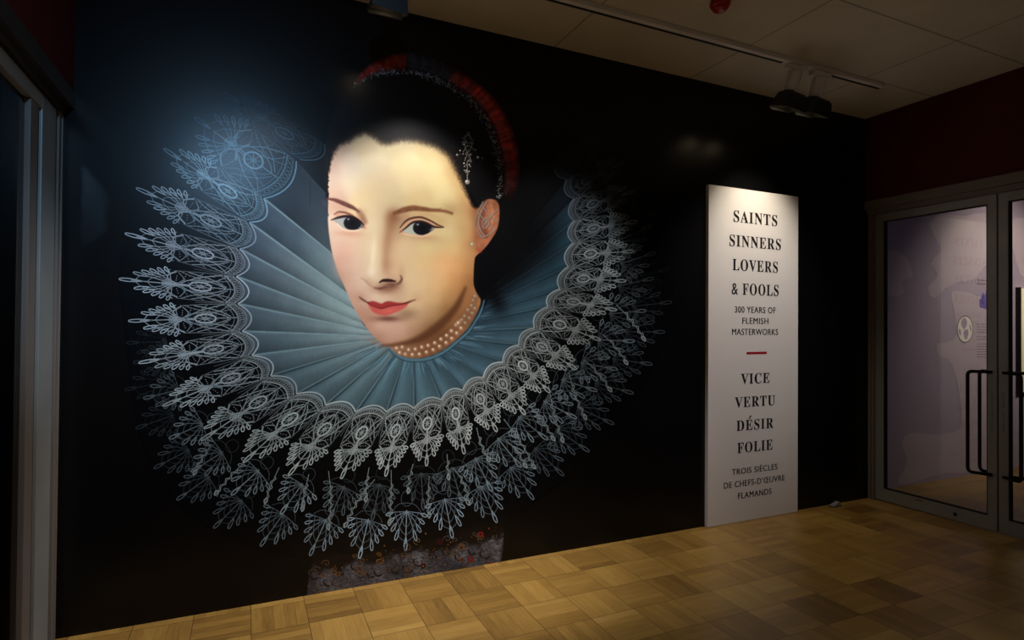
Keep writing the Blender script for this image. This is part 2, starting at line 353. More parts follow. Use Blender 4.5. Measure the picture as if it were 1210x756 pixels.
# ------------------------------------------------------------------ exhibition title panel
SX0, SX1, SZ = 3.006, 3.912, 2.453
sg = tag(boxes('title_panel', [(SX0, SX1, -.030, -.0005, .002, SZ)], M_sign, None, .0015), 'tall white title panel with black lettering standing against the black wall', 'sign')
dg = bpy.context.evaluated_depsgraph_get()
def mbold(s): return ''.join(chr(0x1D400+ord(c)-65) if 'A' <= c <= 'Z' else c for c in s)
def text_mesh(body, spacing, offset):
    c = bpy.data.curves.new('t', 'FONT'); c.body = body; c.space_character = spacing; c.offset = offset; c.resolution_u = 4
    o = bpy.data.objects.new('t', c); COL.objects.link(o); bpy.context.view_layer.update()
    me = bpy.data.meshes.new_from_object(o.evaluated_get(bpy.context.evaluated_depsgraph_get()))
    bpy.data.objects.remove(o); bpy.data.curves.remove(c)
    return me
def lettering(body, serif, w, zc, cap, xc=3.463, accent=None):
    me = text_mesh(mbold(body) if serif else body, 1.16 if serif else 1.10, 0.0)
    ref = text_mesh(mbold('E') if serif else 'E', 1, 0)
    rz = [v.co.y for v in ref.vertices]; ch = max(rz)-min(rz); base = min(rz)
    bpy.data.meshes.remove(ref)
    n = len(me.vertices); co = np.empty(n*3, np.float32); me.vertices.foreach_get('co', co); co = co.reshape(-1, 3)
    x0, x1 = co[:, 0].min(), co[:, 0].max()
    out = np.empty_like(co)
    out[:, 0] = xc + (co[:, 0]-(x0+x1)/2)/(x1-x0)*w
    out[:, 1] = -.0308
    out[:, 2] = zc - cap/2 + (co[:, 1]-base)/ch*cap
    me.vertices.foreach_set('co', out.ravel()); me.update()
    bm = bmesh.new(); bm.from_mesh(me)
    for k in (-1, 1):                                                      # a heavier stroke
        g = bmesh.ops.duplicate(bm, geom=bm.verts[:n]+bm.edges[:]+bm.faces[:] if False else [e for e in bm.verts if e.index < n and e.index >= 0]+[e for e in bm.faces if all(v.index < n and v.index >= 0 for v in e.verts)])
        for v in g['geom']:
            if isinstance(v, bmesh.types.BMVert): v.co.x += k*cap*(.014 if serif else .030); v.co.y -= .00006*(k+2)
            if isinstance(v, bmesh.types.BMVert): v.index = -1
    if accent is not None:
        ax = xc - w/2 + accent*w; az = zc + cap/2 + .006
        q = [(ax-.010, az), (ax+.002, az), (ax+.022, az+.024), (ax+.006, az+.026)]
        bm.faces.new([bm.verts.new((x, -.0308, z)) for x, z in q])
    bmesh.ops.recalc_face_normals(bm, faces=bm.faces)
    me2 = bpy.data.meshes.new('lettering'); bm.to_mesh(me2); bm.free()
    return link('lettering', me2, M_ink, sg)
for a in (('SAINTS', True, .442, 2.245, .083), ('SINNERS', True, .520, 2.065, .083), ('LOVERS', True, .458, 1.889, .083), ('& FOOLS', True, .474, 1.712, .083),
          ('300 YEARS OF', False, .412, 1.560, .045), ('FLEMISH', False, .262, 1.478, .045), ('MASTERWORKS', False, .464, 1.396, .045),
          ('VICE', True, .288, 1.049, .076), ('VERTU', True, .405, .878, .076), ('DESIR', True, .372, .706, .076), ('FOLIE', True, .354, .543, .076),
          ('TROIS SI\u00c8CLES', False, .458, .372, .043), ('DE CHEFS-D\u2019\u0152UVRE', False, .612, .281, .043), ('FLAMANDS', False, .336, .192, .043)):
    lettering(*a, accent=(.345 if a[0] == 'DESIR' else None))
bm = bmesh.new(); add_box(bm, 3.373, 3.579, -.0308, -.030, 1.229, 1.247); link('divider_bar', bm_mesh('divider_bar', bm), M_bar, sg)['label'] = 'short dark red bar'

# ------------------------------------------------------------------ ceiling track, spot fixtures, red detector, floor wedge
TY = -.51
tr = boxes('lighting_track', [(XL+.05, 4.17, TY-.030, TY+.022, H-.028, H)], M_white, None, .003); tag(tr, 'long white lighting track running along ceiling parallel to the mural wall', 'track')
boxes('track_slot', [(XL+.06, 3.19, TY+.000, TY+.019, H-.0295, H-.0275), (3.385, 3.425, TY+.000, TY+.019, H-.0295, H-.0275), (3.60, 4.165, TY+.000, TY+.019, H-.0295, H-.0275)], M_gasket, tr)
def spot_fixture(x, label, yaw=0.0, LEN=.135):
    root = empty('track_spotlight', (x, TY, H-.031)); tag(root, label, 'spotlight', 'track spotlights on the white track')
    boxes('adapter', [(-.085, .085, -.022, .022, -.030, -.001)], M_white, root, .004)
    a = Vector((math.sin(yaw)*.25, .30, -1)).normalized()
    p0 = Vector((0, 0, -.028)); p1 = p0 + a*LEN
    tube('housing', [p0, p0+a*.012, p0+a*(LEN-.01), p1], [.034, .043, .043, .038], M_white, root, 24)
    tube('collar', [p1-a*.002, p1+a*.026], .045, M_lampblack, root, 24)
    pl = boxes('rating_plate', [(-.018, .018, -.0035, 0, -.008, .008)], M_white, root)
    pl.location = p1 + a*.012 + Vector((0, -.0450, 0))
    # square black lamp head, open towards the wall
    hd = Vector((-.12, .40, -1)).normalized(); side = Vector((1, 0, -.12)).normalized(); upv = side.cross(hd)
    c0 = p1 + a*.020 + Vector((0, -.03, 0))
    bm = bmesh.new(); rings = []
    for t, r in ((0, .052), (.014, .066), (.105, .086), (.105, .078), (.050, .062)):
        c = c0 + hd*t
        rings.append([bm.verts.new(c + side*sx*r + upv*sy*r) for sx, sy in ((-1, -1), (1, -1), (1, 1), (-1, 1))])
    bm.faces.new(rings[0][::-1])
    for A, B in zip(rings, rings[1:]):
        for k in range(4): bm.faces.new((A[k], A[(k+1) % 4], B[(k+1) % 4], B[k]))
    bm.faces.new(rings[-1])
    link('lamp_head', bm_mesh('lamp_head', bm), M_lampblack, root)
    bm = bmesh.new(); c = c0 + hd*.052
    bmesh.ops.create_circle(bm, cap_ends=True, segments=24, radius=.042, matrix=Matrix.Translation(c) @ Vector((0, 0, 1)).rotation_difference(hd).to_matrix().to_4x4())
    link('lens', bm_mesh('lens', bm), M_bulb, root)
    bd = boxes('barn_door', [(-.085, .085, -.003, .003, 0, .03)], M_lampblack, root)
    bd.location = c0 + hd*.103 + upv*.086; bd.rotation_euler = (math.radians(150), 0, 0)
    return root
spot_fixture(3.31, 'left one of the white and black spotlight pair above the title panel', -.25)
spot_fixture(3.54, 'right one of the white and black spotlight pair above the title panel', -.05)
spot_fixture(.60, 'dark spotlight head at the top edge above the painted woman', .3, .10)
# red ceiling sounder
dt = empty('fire_sounder', (2.33, -.835, H)); tag(dt, 'small red dome fixed to the ceiling near the top edge', 'alarm')
bm = bmesh.new(); prof = [(.055, 0), (.055, -.018), (.048, -.030), (.044, -.034)]
def lathe(bm, prof, n=28):
    rs = [[bm.verts.new((r*math.cos(2*math.pi*k/n), r*math.sin(2*math.pi*k/n), z)) for k in range(n)] for r, z in prof]
    for A, B in zip(rs, rs[1:]):
        for k in range(n): bm.faces.new((A[k], A[(k+1) % n], B[(k+1) % n], B[k]))
    bm.faces.new(rs[0]); bm.faces.new(rs[-1][::-1])
M_redp = mat('red_plastic', (165, 22, 24), rough=.35)
lathe(bm, prof); link('base', bm_mesh('base', bm, 0, True), M_redp, dt)
bm = bmesh.new(); lathe(bm, [(.043, -.034), (.040, -.042), (.032, -.049), (.020, -.053), (.006, -.055)]); link('dome', bm_mesh('dome', bm, 0, True), M_redp, dt)
# grey wedge lying by the wall
bm = bmesh.new()
v = [bm.verts.new(c) for c in ((-.05,-.022,0),(.05,-.022,0),(.05,.022,0),(-.05,.022,0),(-.045,-.018,.012),(.03,-.018,.036),(.03,.018,.036),(-.045,.018,.012))]
for f in ((0,3,2,1),(4,5,6,7),(0,1,5,4),(1,2,6,5),(2,3,7,6),(3,0,4,7)): bm.faces.new([v[i] for i in f])
wd = link('door_wedge', bm_mesh('door_wedge', bm, .003), mat('grey_rubber', (120, 116, 122), rough=.6)); wd.location = (4.32, -.045, 0)
tag(wd, 'small grey wedge lying on the floor at the foot of the black wall', 'wedge')
boxes('foot_strip', [(-.052, .052, -.024, .024, .0, .004)], M_gasket, wd)

ART_GAIN = 0.95
# ------------------------------------------------------------------ the printed portrait on the black wall
# art coordinates (u, v) are carried onto the wall plane y = 0 by one homography, so the print is an ordinary flat print there
def to_wall(P, y=0.0):
    P = np.asarray(P, float).reshape(-1, 2)
    d = FA[None]*F_PX + RA[None]*(P[:, :1]-605) + UA[None]*(378-P[:, 1:2])
    t = (y-CAM[1])/d[:, 1]
    return CAM[0]+t*d[:, 0], CAM[2]+t*d[:, 2]
def to_art(x, z):
    dx, dy, dz = x-CAM[0], -CAM[1], z-CAM[2]
    def dot(a): return a[0]*dx + a[1]*dy + a[2]*dz
    w = dot(FA); return 605+F_PX*dot(RA)/w, 378-F_PX*dot(UA)/w

STEP = 0.0032
gx = np.arange(-0.60, 2.72, STEP); gz = np.arange(0.0, 3.02, STEP)
GX, GZ = np.meshgrid(gx, gz, indexing='ij'); NX, NZ = GX.shape
U, V = to_art(GX.ravel(), GZ.ravel())
N = U.size
C = np.tile(np.array([3.0, 3.0, 5.0]), (N, 1))            # painted in display values, converted at the end

def sstep(e0, e1, x):
    t = np.clip((x-e0)/(e1-e0), 0, 1); return t*t*(3-2*t)
def box_idx(pts, pad, within=None):
    pts = np.asarray(pts, float); lo = pts.min(0)-pad; hi = pts.max(0)+pad
    if within is None: return np.nonzero((U > lo[0]) & (U < hi[0]) & (V > lo[1]) & (V < hi[1]))[0]
    u, v = U[within], V[within]
    return within[(u > lo[0]) & (u < hi[0]) & (v > lo[1]) & (v < hi[1])]
def seg_dist(u, v, pts, closed):
    """distance to a polyline, position along it (0..1) and inside test"""
    P = np.asarray(pts, float); n = len(P); best = np.full(u.shape, 1e9); par = np.zeros(u.shape); ins = np.zeros(u.shape, bool)
    L = np.hypot(*np.diff(P, axis=0).T); tot = L.sum()+1e-9; acc = 0
    for i in range(n if closed else n-1):
        a, b = P[i], P[(i+1) % n]; d = b-a; l2 = d@d+1e-12
        t = np.clip(((u-a[0])*d[0]+(v-a[1])*d[1])/l2, 0, 1)
        q = (u-a[0]-t*d[0])**2 + (v-a[1]-t*d[1])**2
        mk = q < best; best = np.where(mk, q, best)
        if not closed: par = np.where(mk, (acc+t*math.sqrt(l2))/tot, par); acc += math.sqrt(l2)
        else:
            c = ((a[1] > v) != (b[1] > v)) & (u < (b[0]-a[0])*(v-a[1])/(b[1]-a[1]+1e-12)+a[0]); ins ^= c
    return np.sqrt(best), par, ins
def poly_alpha(pts, soft, within=None, smooth=0, pad=8):
    if smooth: pts = smooth_poly(pts, smooth)
    idx = box_idx(pts, pad, within); d, _, ins = seg_dist(U[idx], V[idx], pts, True)
    sd = np.where(ins, d, -d); return idx, sd, sstep(-soft, soft, sd)
def blend(idx, a, col):
    a = np.asarray(a)[:, None]; C[idx] = C[idx]*(1-a) + np.asarray(col, float)*a
def fill(pts, col, soft=.8, within=None, smooth=5, op=1.0):
    idx, sd, a = poly_alpha(pts, soft, within, smooth); blend(idx, a*op, col)
def stroke(pts, w, col, op=1.0, soft=.7, within=None, smooth=6, taper=0.0):
    if smooth: pts = smooth_poly(pts, smooth, False)
    wm = max(w) if isinstance(w, (list, tuple)) else w
    idx = box_idx(pts, wm+soft*2+2, within)
    if not len(idx): return
    d, t, _ = seg_dist(U[idx], V[idx], pts, False)
    ww = np.interp(t, np.linspace(0, 1, len(w)), w) if isinstance(w, (list, tuple)) else np.full(d.shape, w)
    if taper: ww = ww*(1-taper*np.abs(2*t-1)**2)
    blend(idx, op*(1-sstep(ww*.5-soft, ww*.5+soft, d)), col)
def blob(c, r, col, op, ang=0.0, within=None):
    rx, ry = (r, r) if np.isscalar(r) else r
    idx = box_idx([c], max(rx, ry)*2.6, within)
    if not len(idx): return
    ca, sa = math.cos(ang), math.sin(ang); du, dv = U[idx]-c[0], V[idx]-c[1]
    q = ((du*ca+dv*sa)/rx)**2 + ((-du*sa+dv*ca)/ry)**2
    blend(idx, op*np.exp(-q), col)
def vnoise(u, v, s, seed=0):
    r = np.random.default_rng(seed); T = r.random((64, 64)); x, y = u/s, v/s
    ix, iy = np.floor(x).astype(int), np.floor(y).astype(int); fx, fy = x-ix, y-iy; fx, fy = fx*fx*(3-2*fx), fy*fy*(3-2*fy)
    g = lambda a, b: T[a % 64, b % 64]
    return (g(ix, iy)*(1-fx)+g(ix+1, iy)*fx)*(1-fy) + (g(ix, iy+1)*(1-fx)+g(ix+1, iy+1)*fx)*fy

# --- outlines
O = [(352,192),(314,236),(297,264),(286,295),(282,327),(284,359),(289,391),(300,419),(322,443),(352,464),(386,477),(421,485),(457,485),(489,481),(521,471),(546,460),(570,445),(593,427),(612,407),(630,387),(646,362),(660,341),(670,315),(676,287),(677,261),(677,235),(668,213),(654,191),(643,172)]
I = [(392,236),(393,300),(405,342),(412,362),(418,378),(424,388),(430,396),(436,402),(443,406),(450,410),(458,414),(467,420),(477,424),(489,426),(502,425),(514,421),(525,416),(536,408),(546,400),(555,391),(562,380),(567,371),(571,362),(575,352),(583,338),(592,322),(600,300),(604,285),(604,270)]
T1 = [(233,141),(197,178),(165,224),(152,277),(145,330),(156,379),(168,428),(196,478),(241,518),(290,544),(343,559),(404,563),(456,560),(504,548),(548,534),(586,508),(619,488),(648,462),(679,435),(707,401),(726,366),(737,332),(746,297),(750,262),(746,227),(735,192),(712,162)]
SKIN = [(387.6,231),(387.6,205),(389.4,190),(393,177),(399,168),(410,162.5),(421,155),(432,152),(444.7,157),(455,163.5),(466,161),(479,159),(497.6,161.5),(516,167),(529,175),(537,184),(543,197),(550.5,215),(556,232),(561,243),(565,242),(571,237),(579,235),(587,238),(590,247.6),(588.6,266.7),(582,281),(571,295),(563,302),(560.6,308),(559.4,327),(560,338),(564,348),(568,356),(562,372),(552,388),(540,400),(526,411),(512,418.5),(498,422.5),(482,422.5),(470,418),(459,410),(445.7,401.6),(433,387),(418.7,365),(407.6,340),(398,317.5),(391.7,295),(387.6,264)]
BAND_OUT = [(415,103),(422,90),(439,74),(460.5,65),(481.7,61.7),(508,68),(532,79),(561,95.6),(585,117),(601,143),(610,167),(614,193.4),(611,222.5),(606,240)]
BAND_IN = [(415.6,103),(436.7,91),(458,85.5),(476.4,84.3),(500,88),(524,98),(548,111),(566,129),(579.6,151),(588,178),(592,204),(590,234)]
bo, bi = smooth_poly(BAND_OUT, 6, False), smooth_poly(BAND_IN, 6, False)
BAND = np.vstack([bo, bi[::-1]])
HAIR = np.vstack([bi, np.array([(590,247),(580,240),(565,245),(552,222),(536,188),(515,172),(470,166),(432,160),(402,172),(392,190),(389,240),(385,235),(383,190),(386,150),(398,122)])])
RUFF = O + [(636,195),(615,225),(604,262),(590,290),(570,320),(566,350),(545,396),(500,420),(460,409),(430,384),(402,325),(390,270),(388,225),(374,205)]
EDGE = [(390,160),(330,125),(270,108),(228,132),(192,170),(160,218),(147,275),(140,330),(147,385),(152,440),(162,505),(181,555),(209,594),(252,627),(308,649),(367,661),(425,665),(480,655),(534,640),(588,622),(632,594),(668,566),(698,538),(727,504),(751,468),(773,433),(788,394),(795,357),(792,320),(780,270),(767,225),(742,183),(714,156),(680,148),(640,160)]
BODICE = [(361,712),(364,682),(372,652),(425,655),(480,645),(534,630),(586,610),(597,618),(594,650),(590,675)]

# --- dim backing of the lace, bodice, ruff
backing = smooth_poly(EDGE + O[::-1], 3)
idx, sd, a = poly_alpha(EDGE + O[::-1], 6, None, 2)
nz = vnoise(U[idx], V[idx], 9, 1)*.6 + vnoise(U[idx], V[idx], 3.3, 2)*.4
f = np.clip(1.25-np.abs(sd-10)/60, .2, 1)
blend(idx, a, np.stack([4+3*nz*f, 5+5*nz*f, 8+7*nz*f], 1))
idx, sd, a = poly_alpha(BODICE, 3, None, 0)
u, v = U[idx], V[idx]; fl = (668 + (590-u)*.173) - v                        # height above the floor line
n1 = vnoise(u, v*1.6, 7, 3); n2 = vnoise(u*1.2, v*3, 2.4, 4); n3 = vnoise(u, v, 16, 5)
silk = sstep(36, 24, fl + 10*(n1-.5) - 10*(n3-.5))
col = np.stack([16+12*n1, 12+8*n1, 13+8*n1], 1)*(1-silk[:, None]) + np.stack([44+82*n2*n3+18*n2, 44+84*n2*n3+18*n2, 50+86*n2*n3+20*n2], 1)*silk[:, None]
blend(idx, a*sstep(62, 40, fl), col)

idx, sd, a = poly_alpha(RUFF, 1.2, None, 0)
u, v = U[idx], V[idx]; nA = len(idx)
best = np.zeros((nA, 3)); wsum = np.zeros(nA)
outer_c = {0:(14,20,30),1:(30,42,57),2:(40,54,70),3:(44,60,75),4:(48,66,80),5:(52,72,86),6:(56,79,92),7:(58,82,95),8:(62,88,100),9:(64,92,104),10:(68,97,108),11:(66,97,110),12:(66,100,114),13:(64,99,114),14:(62,97,112),15:(58,93,110),16:(54,90,108),17:(52,88,106),18:(50,85,103),19:(46,82,100),20:(44,80,98),21:(40,76,95),22:(34,70,90),23:(27,62,82),24:(20,50,68),25:(8,20,30),26:(3,6,9),27:(3,4,6)}
inner_c = {0:(32,44,58),1:(72,96,108),2:(108,134,138),3:(114,138,140),4:(112,136,139),5:(108,133,137),6:(104,129,134),7:(100,126,131),8:(92,120,127),9:(84,114,122),10:(76,108,118),11:(62,96,108),12:(56,90,104),13:(52,86,101),14:(48,82,98),15:(44,78,94),16:(42,74,90),17:(40,70,86),18:(38,66,82),19:(34,60,76),20:(28,52,68),21:(18,38,52),22:(8,18,27),23:(3,6,10),24:(2,3,5),25:(2,2,4),26:(2,2,4),27:(2,2,4)}
def side(P, Q): return ((Q[0]-P[0])*(v-P[1]) - (Q[1]-P[1])*(u-P[0]))/math.hypot(Q[0]-P[0], Q[1]-P[1])
col = np.tile(np.array([2.0, 3, 5]), (nA, 1))
for k in range(28):
    o0, o1, i0, i1 = map(np.array, (O[k], O[k+1], I[k], I[k+1]))
    s0 = side(i0, o0); s1 = side(i1, o1); mk = (s0 <= 0) & (s1 >= 0)
    mid_o, mid_i = (o0+o1)/2, (i0+i1)/2; ax = (mid_o-mid_i); ln = np.hypot(*ax); ax = ax/ln
    rr = ((u-mid_i[0])*ax[0]+(v-mid_i[1])*ax[1])/ln
    mk &= (rr > -.7)
    if not mk.any(): continue
    t = np.abs(s0)/(np.abs(s0)+np.abs(s1)+1e-6)
    s = np.clip(rr, 0, 1)[:, None]
    base = np.array(inner_c[k])*(1-s) + np.array(outer_c[k])*s; base = base*.72 + base.mean(1, keepdims=True)*.28
    if 8 <= k: sh = 1.0 + .16*np.exp(-((t-.30)/.22)**2) - .40*np.exp(-t/.07)*np.clip(rr+.2, 0, 1) - .22*np.exp(-(1-t)/.18)
    else:      sh = 1.0 + .42*np.exp(-t/.10)*np.clip(rr+.1, .3, 1) + .10*np.exp(-((t-.35)/.25)**2) - .26*np.exp(-(1-t)/.22)
    sh = sh + .10*(vnoise(u, v, 13, 30+k)-.5) + .05*(vnoise(u*1.4, v*.5, 2.2, 6)-.5)
    col[mk] = (base*sh[:, None])[mk]
blend(idx, a, col)
ruff_i = idx
for k in range(1, 25):                                                     # crisp pleat ridges
    o, i = np.array(O[k], float), np.array(I[k], float); b = np.array([0, -5.0*math.sin(k/25*math.pi)]) if False else np.zeros(2)
    f = .75 if k < 12 else (.6 if k < 21 else .4)
    stroke([o, o*.55+i*.45+b, i*.96+o*.04], [2.0, 1.6, .8], (128,160,168) if k < 20 else (90,126,142), f*.75, .7, ruff_i)
    if k >= 8: stroke([o+(1.8 if k > 12 else 1.2, 1.2), (o*.55+i*.45)+b+(1.3, .9), i], [2.2, 1.6, .8], (18,34,46), .5, .8, ruff_i)
r2 = np.random.default_rng(21)
for q in range(95):                                                        # gathers at the neck band
    k = r2.uniform(8.5, 22.4); j = int(k); f = k-j
    i = np.array(I[j])*(1-f)+np.array(I[j+1])*f; o = np.array(O[j])*(1-f)+np.array(O[j+1])*f
    l = r2.uniform(.12, .5); dim = 1 if k < 19 else .7
    stroke([i+(o-i)*.04, i+(o-i)*l*.5+r2.normal(0, .7, 2), i+(o-i)*l], [1.0, 1.3, .3], ((108,148,164) if q % 5 < 3 else (20,40,54)), r2.uniform(.25, .6)*dim, .6, ruff_i, 3)
# dark side of the throat opening
for c_, r_, o_ in (((598,318),(30,17),.9),((585,352),(11,20),.85),((615,290),(46,26),.92)):
    blob(c_, r_, (3,4,6), o_, -.45, ruff_i)
blob((392,330), (26,70), (128,152,150), .33, -.25, ruff_i)

# --- head: hair, band
idx, sd, a = poly_alpha(HAIR, 2.0, None, 0)
u, v = U[idx], V[idx]
lt = np.exp(-((u-395)/38)**2-((v-140)/40)**2)
n1 = vnoise(u*.5, v*1.8, 3, 8)
blend(idx, a, np.stack([9+20*lt+4*n1, 9+19*lt+3*n1, 10+20*lt+3*n1], 1)); hair_i = idx
idx, sd, a = poly_alpha(BAND, 1.2, None, 0); band_i = idx
d, t, _ = seg_dist(U[idx], V[idx], bi, False); dw, _, _ = seg_dist(U[idx], V[idx], bo, False)
w = d/(d+dw+1e-6)                                                          # 0 inner .. 1 outer
n1 = vnoise(t*400, w*6, 3, 9); n2 = vnoise(t*160, w*3, 3, 10)
red = np.stack([74+52*n2, 18+22*n1, 16+16*n1], 1)
prof = np.clip(np.sin(np.clip(w, 0, 1)*math.pi)*.8+.35, 0, 1)*(.65+.5*n1)
prof = prof*np.interp(t, [0, .05, .22, .3, .45, .6, .8, .93, 1], [.25, .6, .8, .75, .8, 1.0, .85, .4, .05])
dk = sstep(.235, .25, t)*sstep(.445, .42, t)
red = red*(1-dk[:, None]) + np.array([26, 25, 29])*dk[:, None]
inn = sstep(.30, .18, w)*sstep(.2, .5, t); red = red*(1-.6*inn[:, None]) + np.array([22, 18, 20])*.6*inn[:, None]
blend(idx, a, red*2.3*prof[:, None])
def along(t, w):
    P, Q = bi, bo; a = np.array([np.interp(t, np.linspace(0, 1, len(P)), P[:, k]) for k in (0, 1)]); b = np.array([np.interp(t, np.linspace(0, 1, len(Q)), Q[:, k]) for k in (0, 1)])
    return a*(1-w)+b*w
for w_, t0, t1, c_, o_ in ((.42,.40,.97,(96,84,84),.6),(.55,.40,.95,(80,66,66),.5),(.28,.5,.97,(74,66,68),.5),(.97,.42,.9,(120,44,34),.5),(.30,.24,.46,(80,82,92),.5),(.62,.24,.46,(70,72,84),.5),(.9,.24,.44,(64,66,78),.45)):
    stroke([along(t, w_) for t in np.linspace(t0, t1, 14)], 1.1, c_, o_, .6, band_i, 2)
for t_ in (.245,.285,.32,.36,.40,.435,.53,.60,.67,.745,.80,.86,.92):
    stroke([along(t_, .35), along(t_+.006, .65), along(t_-.004, .98)], 1.1, (104,92,92), .5, .6, band_i, 3)

# --- skin: colour samples spread with a smooth kernel
S = [(400,175,192,168,148),(430,170,200,182,150),(470,172,205,190,152),(510,175,210,190,145),(530,182,196,168,122),(392,195,196,168,152),(410,195,210,195,176),(440,195,214,199,168),(480,197,221,204,162),(515,195,223,204,156),(538,200,198,168,118),
 (392,215,202,180,162),(415,215,213,197,170),(450,217,216,194,158),(490,213,221,201,157),(520,217,224,205,155),(546,219,206,172,122),(394,231,196,166,146),(430,230,213,192,152),(455,230,211,191,151),(500,232,214,190,142),(530,232,222,203,152),(551,236,200,164,114),
 (440,250,212,192,155),(452,252,206,184,148),(530,255,216,192,142),(546,256,206,172,122),(392,275,206,182,162),(441,270,216,197,165),(452,272,204,182,146),(462,276,186,152,118),(530,274,223,202,152),(550,276,203,165,115),
 (397,291,208,178,158),(414,290,212,182,158),(430,286,205,180,150),(442,292,222,206,172),(454,292,192,160,126),(480,290,212,186,146),(508,290,221,197,147),(536,292,219,190,136),(553,294,190,150,100),(404,310,202,166,146),(420,310,210,180,158),(435,309,203,182,152),(446,310,214,198,168),(460,311,190,154,122),(477,310,206,180,142),(500,310,216,187,138),(522,310,222,182,132),(543,312,203,160,108),(556,314,168,122,80),
 (411,330,195,158,138),(424,332,208,183,162),(434,327,200,175,150),(446,328,204,184,154),(465,329,184,150,122),(480,330,206,182,146),(500,330,209,180,139),(520,332,211,172,124),(540,334,188,142,94),(556,336,150,106,68),(420,350,190,150,130),(432,350,199,173,152),(452,350,203,178,152),(470,349,194,164,136),(492,350,204,178,140),(512,350,198,166,122),(532,352,174,134,90),(551,354,146,102,64),
 (429,370,178,138,118),(490,370,194,164,130),(511,370,176,144,106),(530,371,146,108,70),(545,374,126,84,50),(437,385,182,142,120),(452,384,196,164,144),(470,385,198,164,144),(490,385,182,148,120),(507,385,154,120,88),(524,386,122,88,58),(448,398,172,132,110),(462,399,188,150,130),(476,399,182,146,122),(492,398,154,118,88),(508,398,118,84,56),
 (500,408,112,70,44),(520,398,120,78,48),(538,382,138,96,62),(552,362,160,116,76),(558,350,166,122,82),(474,413,158,116,90),(490,415,150,108,80),(510,412,138,94,64),(530,402,146,104,70),(546,388,156,112,78),(566,250,150,96,64),(580,250,160,100,66),(584,266,140,84,54),(572,276,128,66,46),(568,290,150,90,62)]
idx, sd, a0 = poly_alpha(SKIN, .9, None, 4); u, v = U[idx], V[idx]; skin_i = idx
num = np.zeros((len(idx), 3)); den = np.full(len(idx), 1e-9)
for x, y, r_, g_, b_ in S:
    w = np.exp(-((u-x)**2+(v-y)**2)/(2*8.2**2)) + 1e-4*np.exp(-((u-x)**2+(v-y)**2)/(2*26.0**2)); num += w[:, None]*np.array([r_, g_, b_]); den += w
sk = num/den[:, None] + (1.6*(vnoise(u, v, 2.2, 12)-.5) + 3*(vnoise(u, v, 9, 13)-.5))[:, None]
# hairline and temple are soft, the cheek edge crisp
HLINE = [(388,236),(388,205),(390,188),(393.5,177),(400,168),(410,162.5),(421,155.5),(432,152.5),(444.7,157),(455,163.5),(466,161.5),(479,159.5),(497.6,162),(516,167.5),(529,175),(537,184),(543,197),(550.5,215),(556.5,236)]
dh, th, _ = seg_dist(u, v, smooth_poly(HLINE, 4, False), False)
sdn = sd + 2.2*(vnoise(u*1.3, v*.9, 1.7, 14)-.5)
hs = np.interp(th, [0, .1, .22, .3, .5, .8, .92, 1], [1.0, 1.6, 6, 9, 11, 11, 9, 5])
ah = sstep(-.15*hs, 1.15*hs, sdn)
near = sstep(22, 15, dh)
a = a0*(1-near) + np.minimum(a0, ah)*near
warm = (near*(1-ah))[:, None]
sk = sk*(1-.45*warm) + np.array([112, 66, 46])*.45*warm
blend(idx, a, sk)
def B(c, r, col, op, ang=0.0): blob(c, r, col, op, ang, skin_i)
def K(p, w, col, op=1.0, soft=.7): stroke(p, w, col, op, soft, skin_i)
# modelling
B((465,256),(9,9),(134,88,60),.85,.3); B((462,266),(6,10),(150,106,76),.6); B((459,280),(5,14),(156,114,84),.55); B((456,296),(4.5,14),(164,124,94),.5); B((427,259),(6,10),(156,116,90),.55); B((478,254),(12,4),(186,138,104),.45,-.1); B((505,254),(16,4.5),(192,150,108),.45,.15); B((402,245),(14,4),(190,146,122),.4,.25)
B((441,300),(3.6,22),(230,215,184),.6,.08); B((439,321),(5.5,5.5),(224,207,182),.65); B((456,313),(6,11),(160,118,90),.55); B((474,322),(4,9),(178,140,110),.45); B((466,321),(6,6),(206,172,142),.5)
B((532,246),(12,8),(170,142,100),.5,.2); B((505,284),(26,5),(200,166,124),.38,.05); B((412,276),(16,3.6),(192,140,116),.5,.05); B((500,280.5),(15,3),(196,146,116),.5,.04)
B((405,300),(12,16),(208,160,140),.35); B((528,312),(17,15),(224,170,124),.4); B((470,304),(8,22),(212,186,150),.25,-.2)
B((456,341),(14,6),(122,80,62),.7); B((463,336.5),(9,4),(88,52,44),.65); B((437,333),(7,4),(176,140,116),.4,.6); B((444,350),(4,5),(214,190,164),.35)
B((458,376.5),(16,3.6),(104,64,52),.85); B((481,371),(13,6.5),(130,104,80),.6); B((449,385),(9,6),(206,176,154),.45); B((466,392),(14,7),(204,166,146),.35)
B((426,352),(5,5),(168,128,106),.5); B((493,352),(7,6),(184,146,116),.45); B((446,405),(14,4),(150,108,86),.4,.35); B((530,368),(10,16),(138,104,68),.4,.75); B((512,386),(14,7),(132,98,66),.4,-.6); B((400,322),(5,14),(184,140,118),.4,-.4); B((548,352),(7,18),(140,98,62),.4,.25)
K([(452,408.5),(470,407),(490,402.5),(508,393),(526,378),(540,361),(550,340)], [2, 5, 8, 10, 9, 7, 2], (88,54,34), .8, 3.4)
B((522,401),(24,8),(92,56,36),.6,-.62); B((494,413),(26,6),(110,68,46),.45,-.1)
K([(386.5,234.8),(396,236.4),(406.5,240.6),(417,245.4),(424,250)], [1.8, 4.4, 5.2, 4.8, 2.0], (100,60,52), .9, 1.3)
K([(424,250),(428,256),(431,262)], 6, (140,98,76), .6, 2.5)
K([(466,252),(477,248),(487.5,246),(496,246.5),(507.6,248),(523.5,249.2),(534,252)], [4, 6.5, 6.6, 5.2, 4.0, 3.2, 3], (126,80,52), .88, 1.7)
r3 = np.random.default_rng(31)
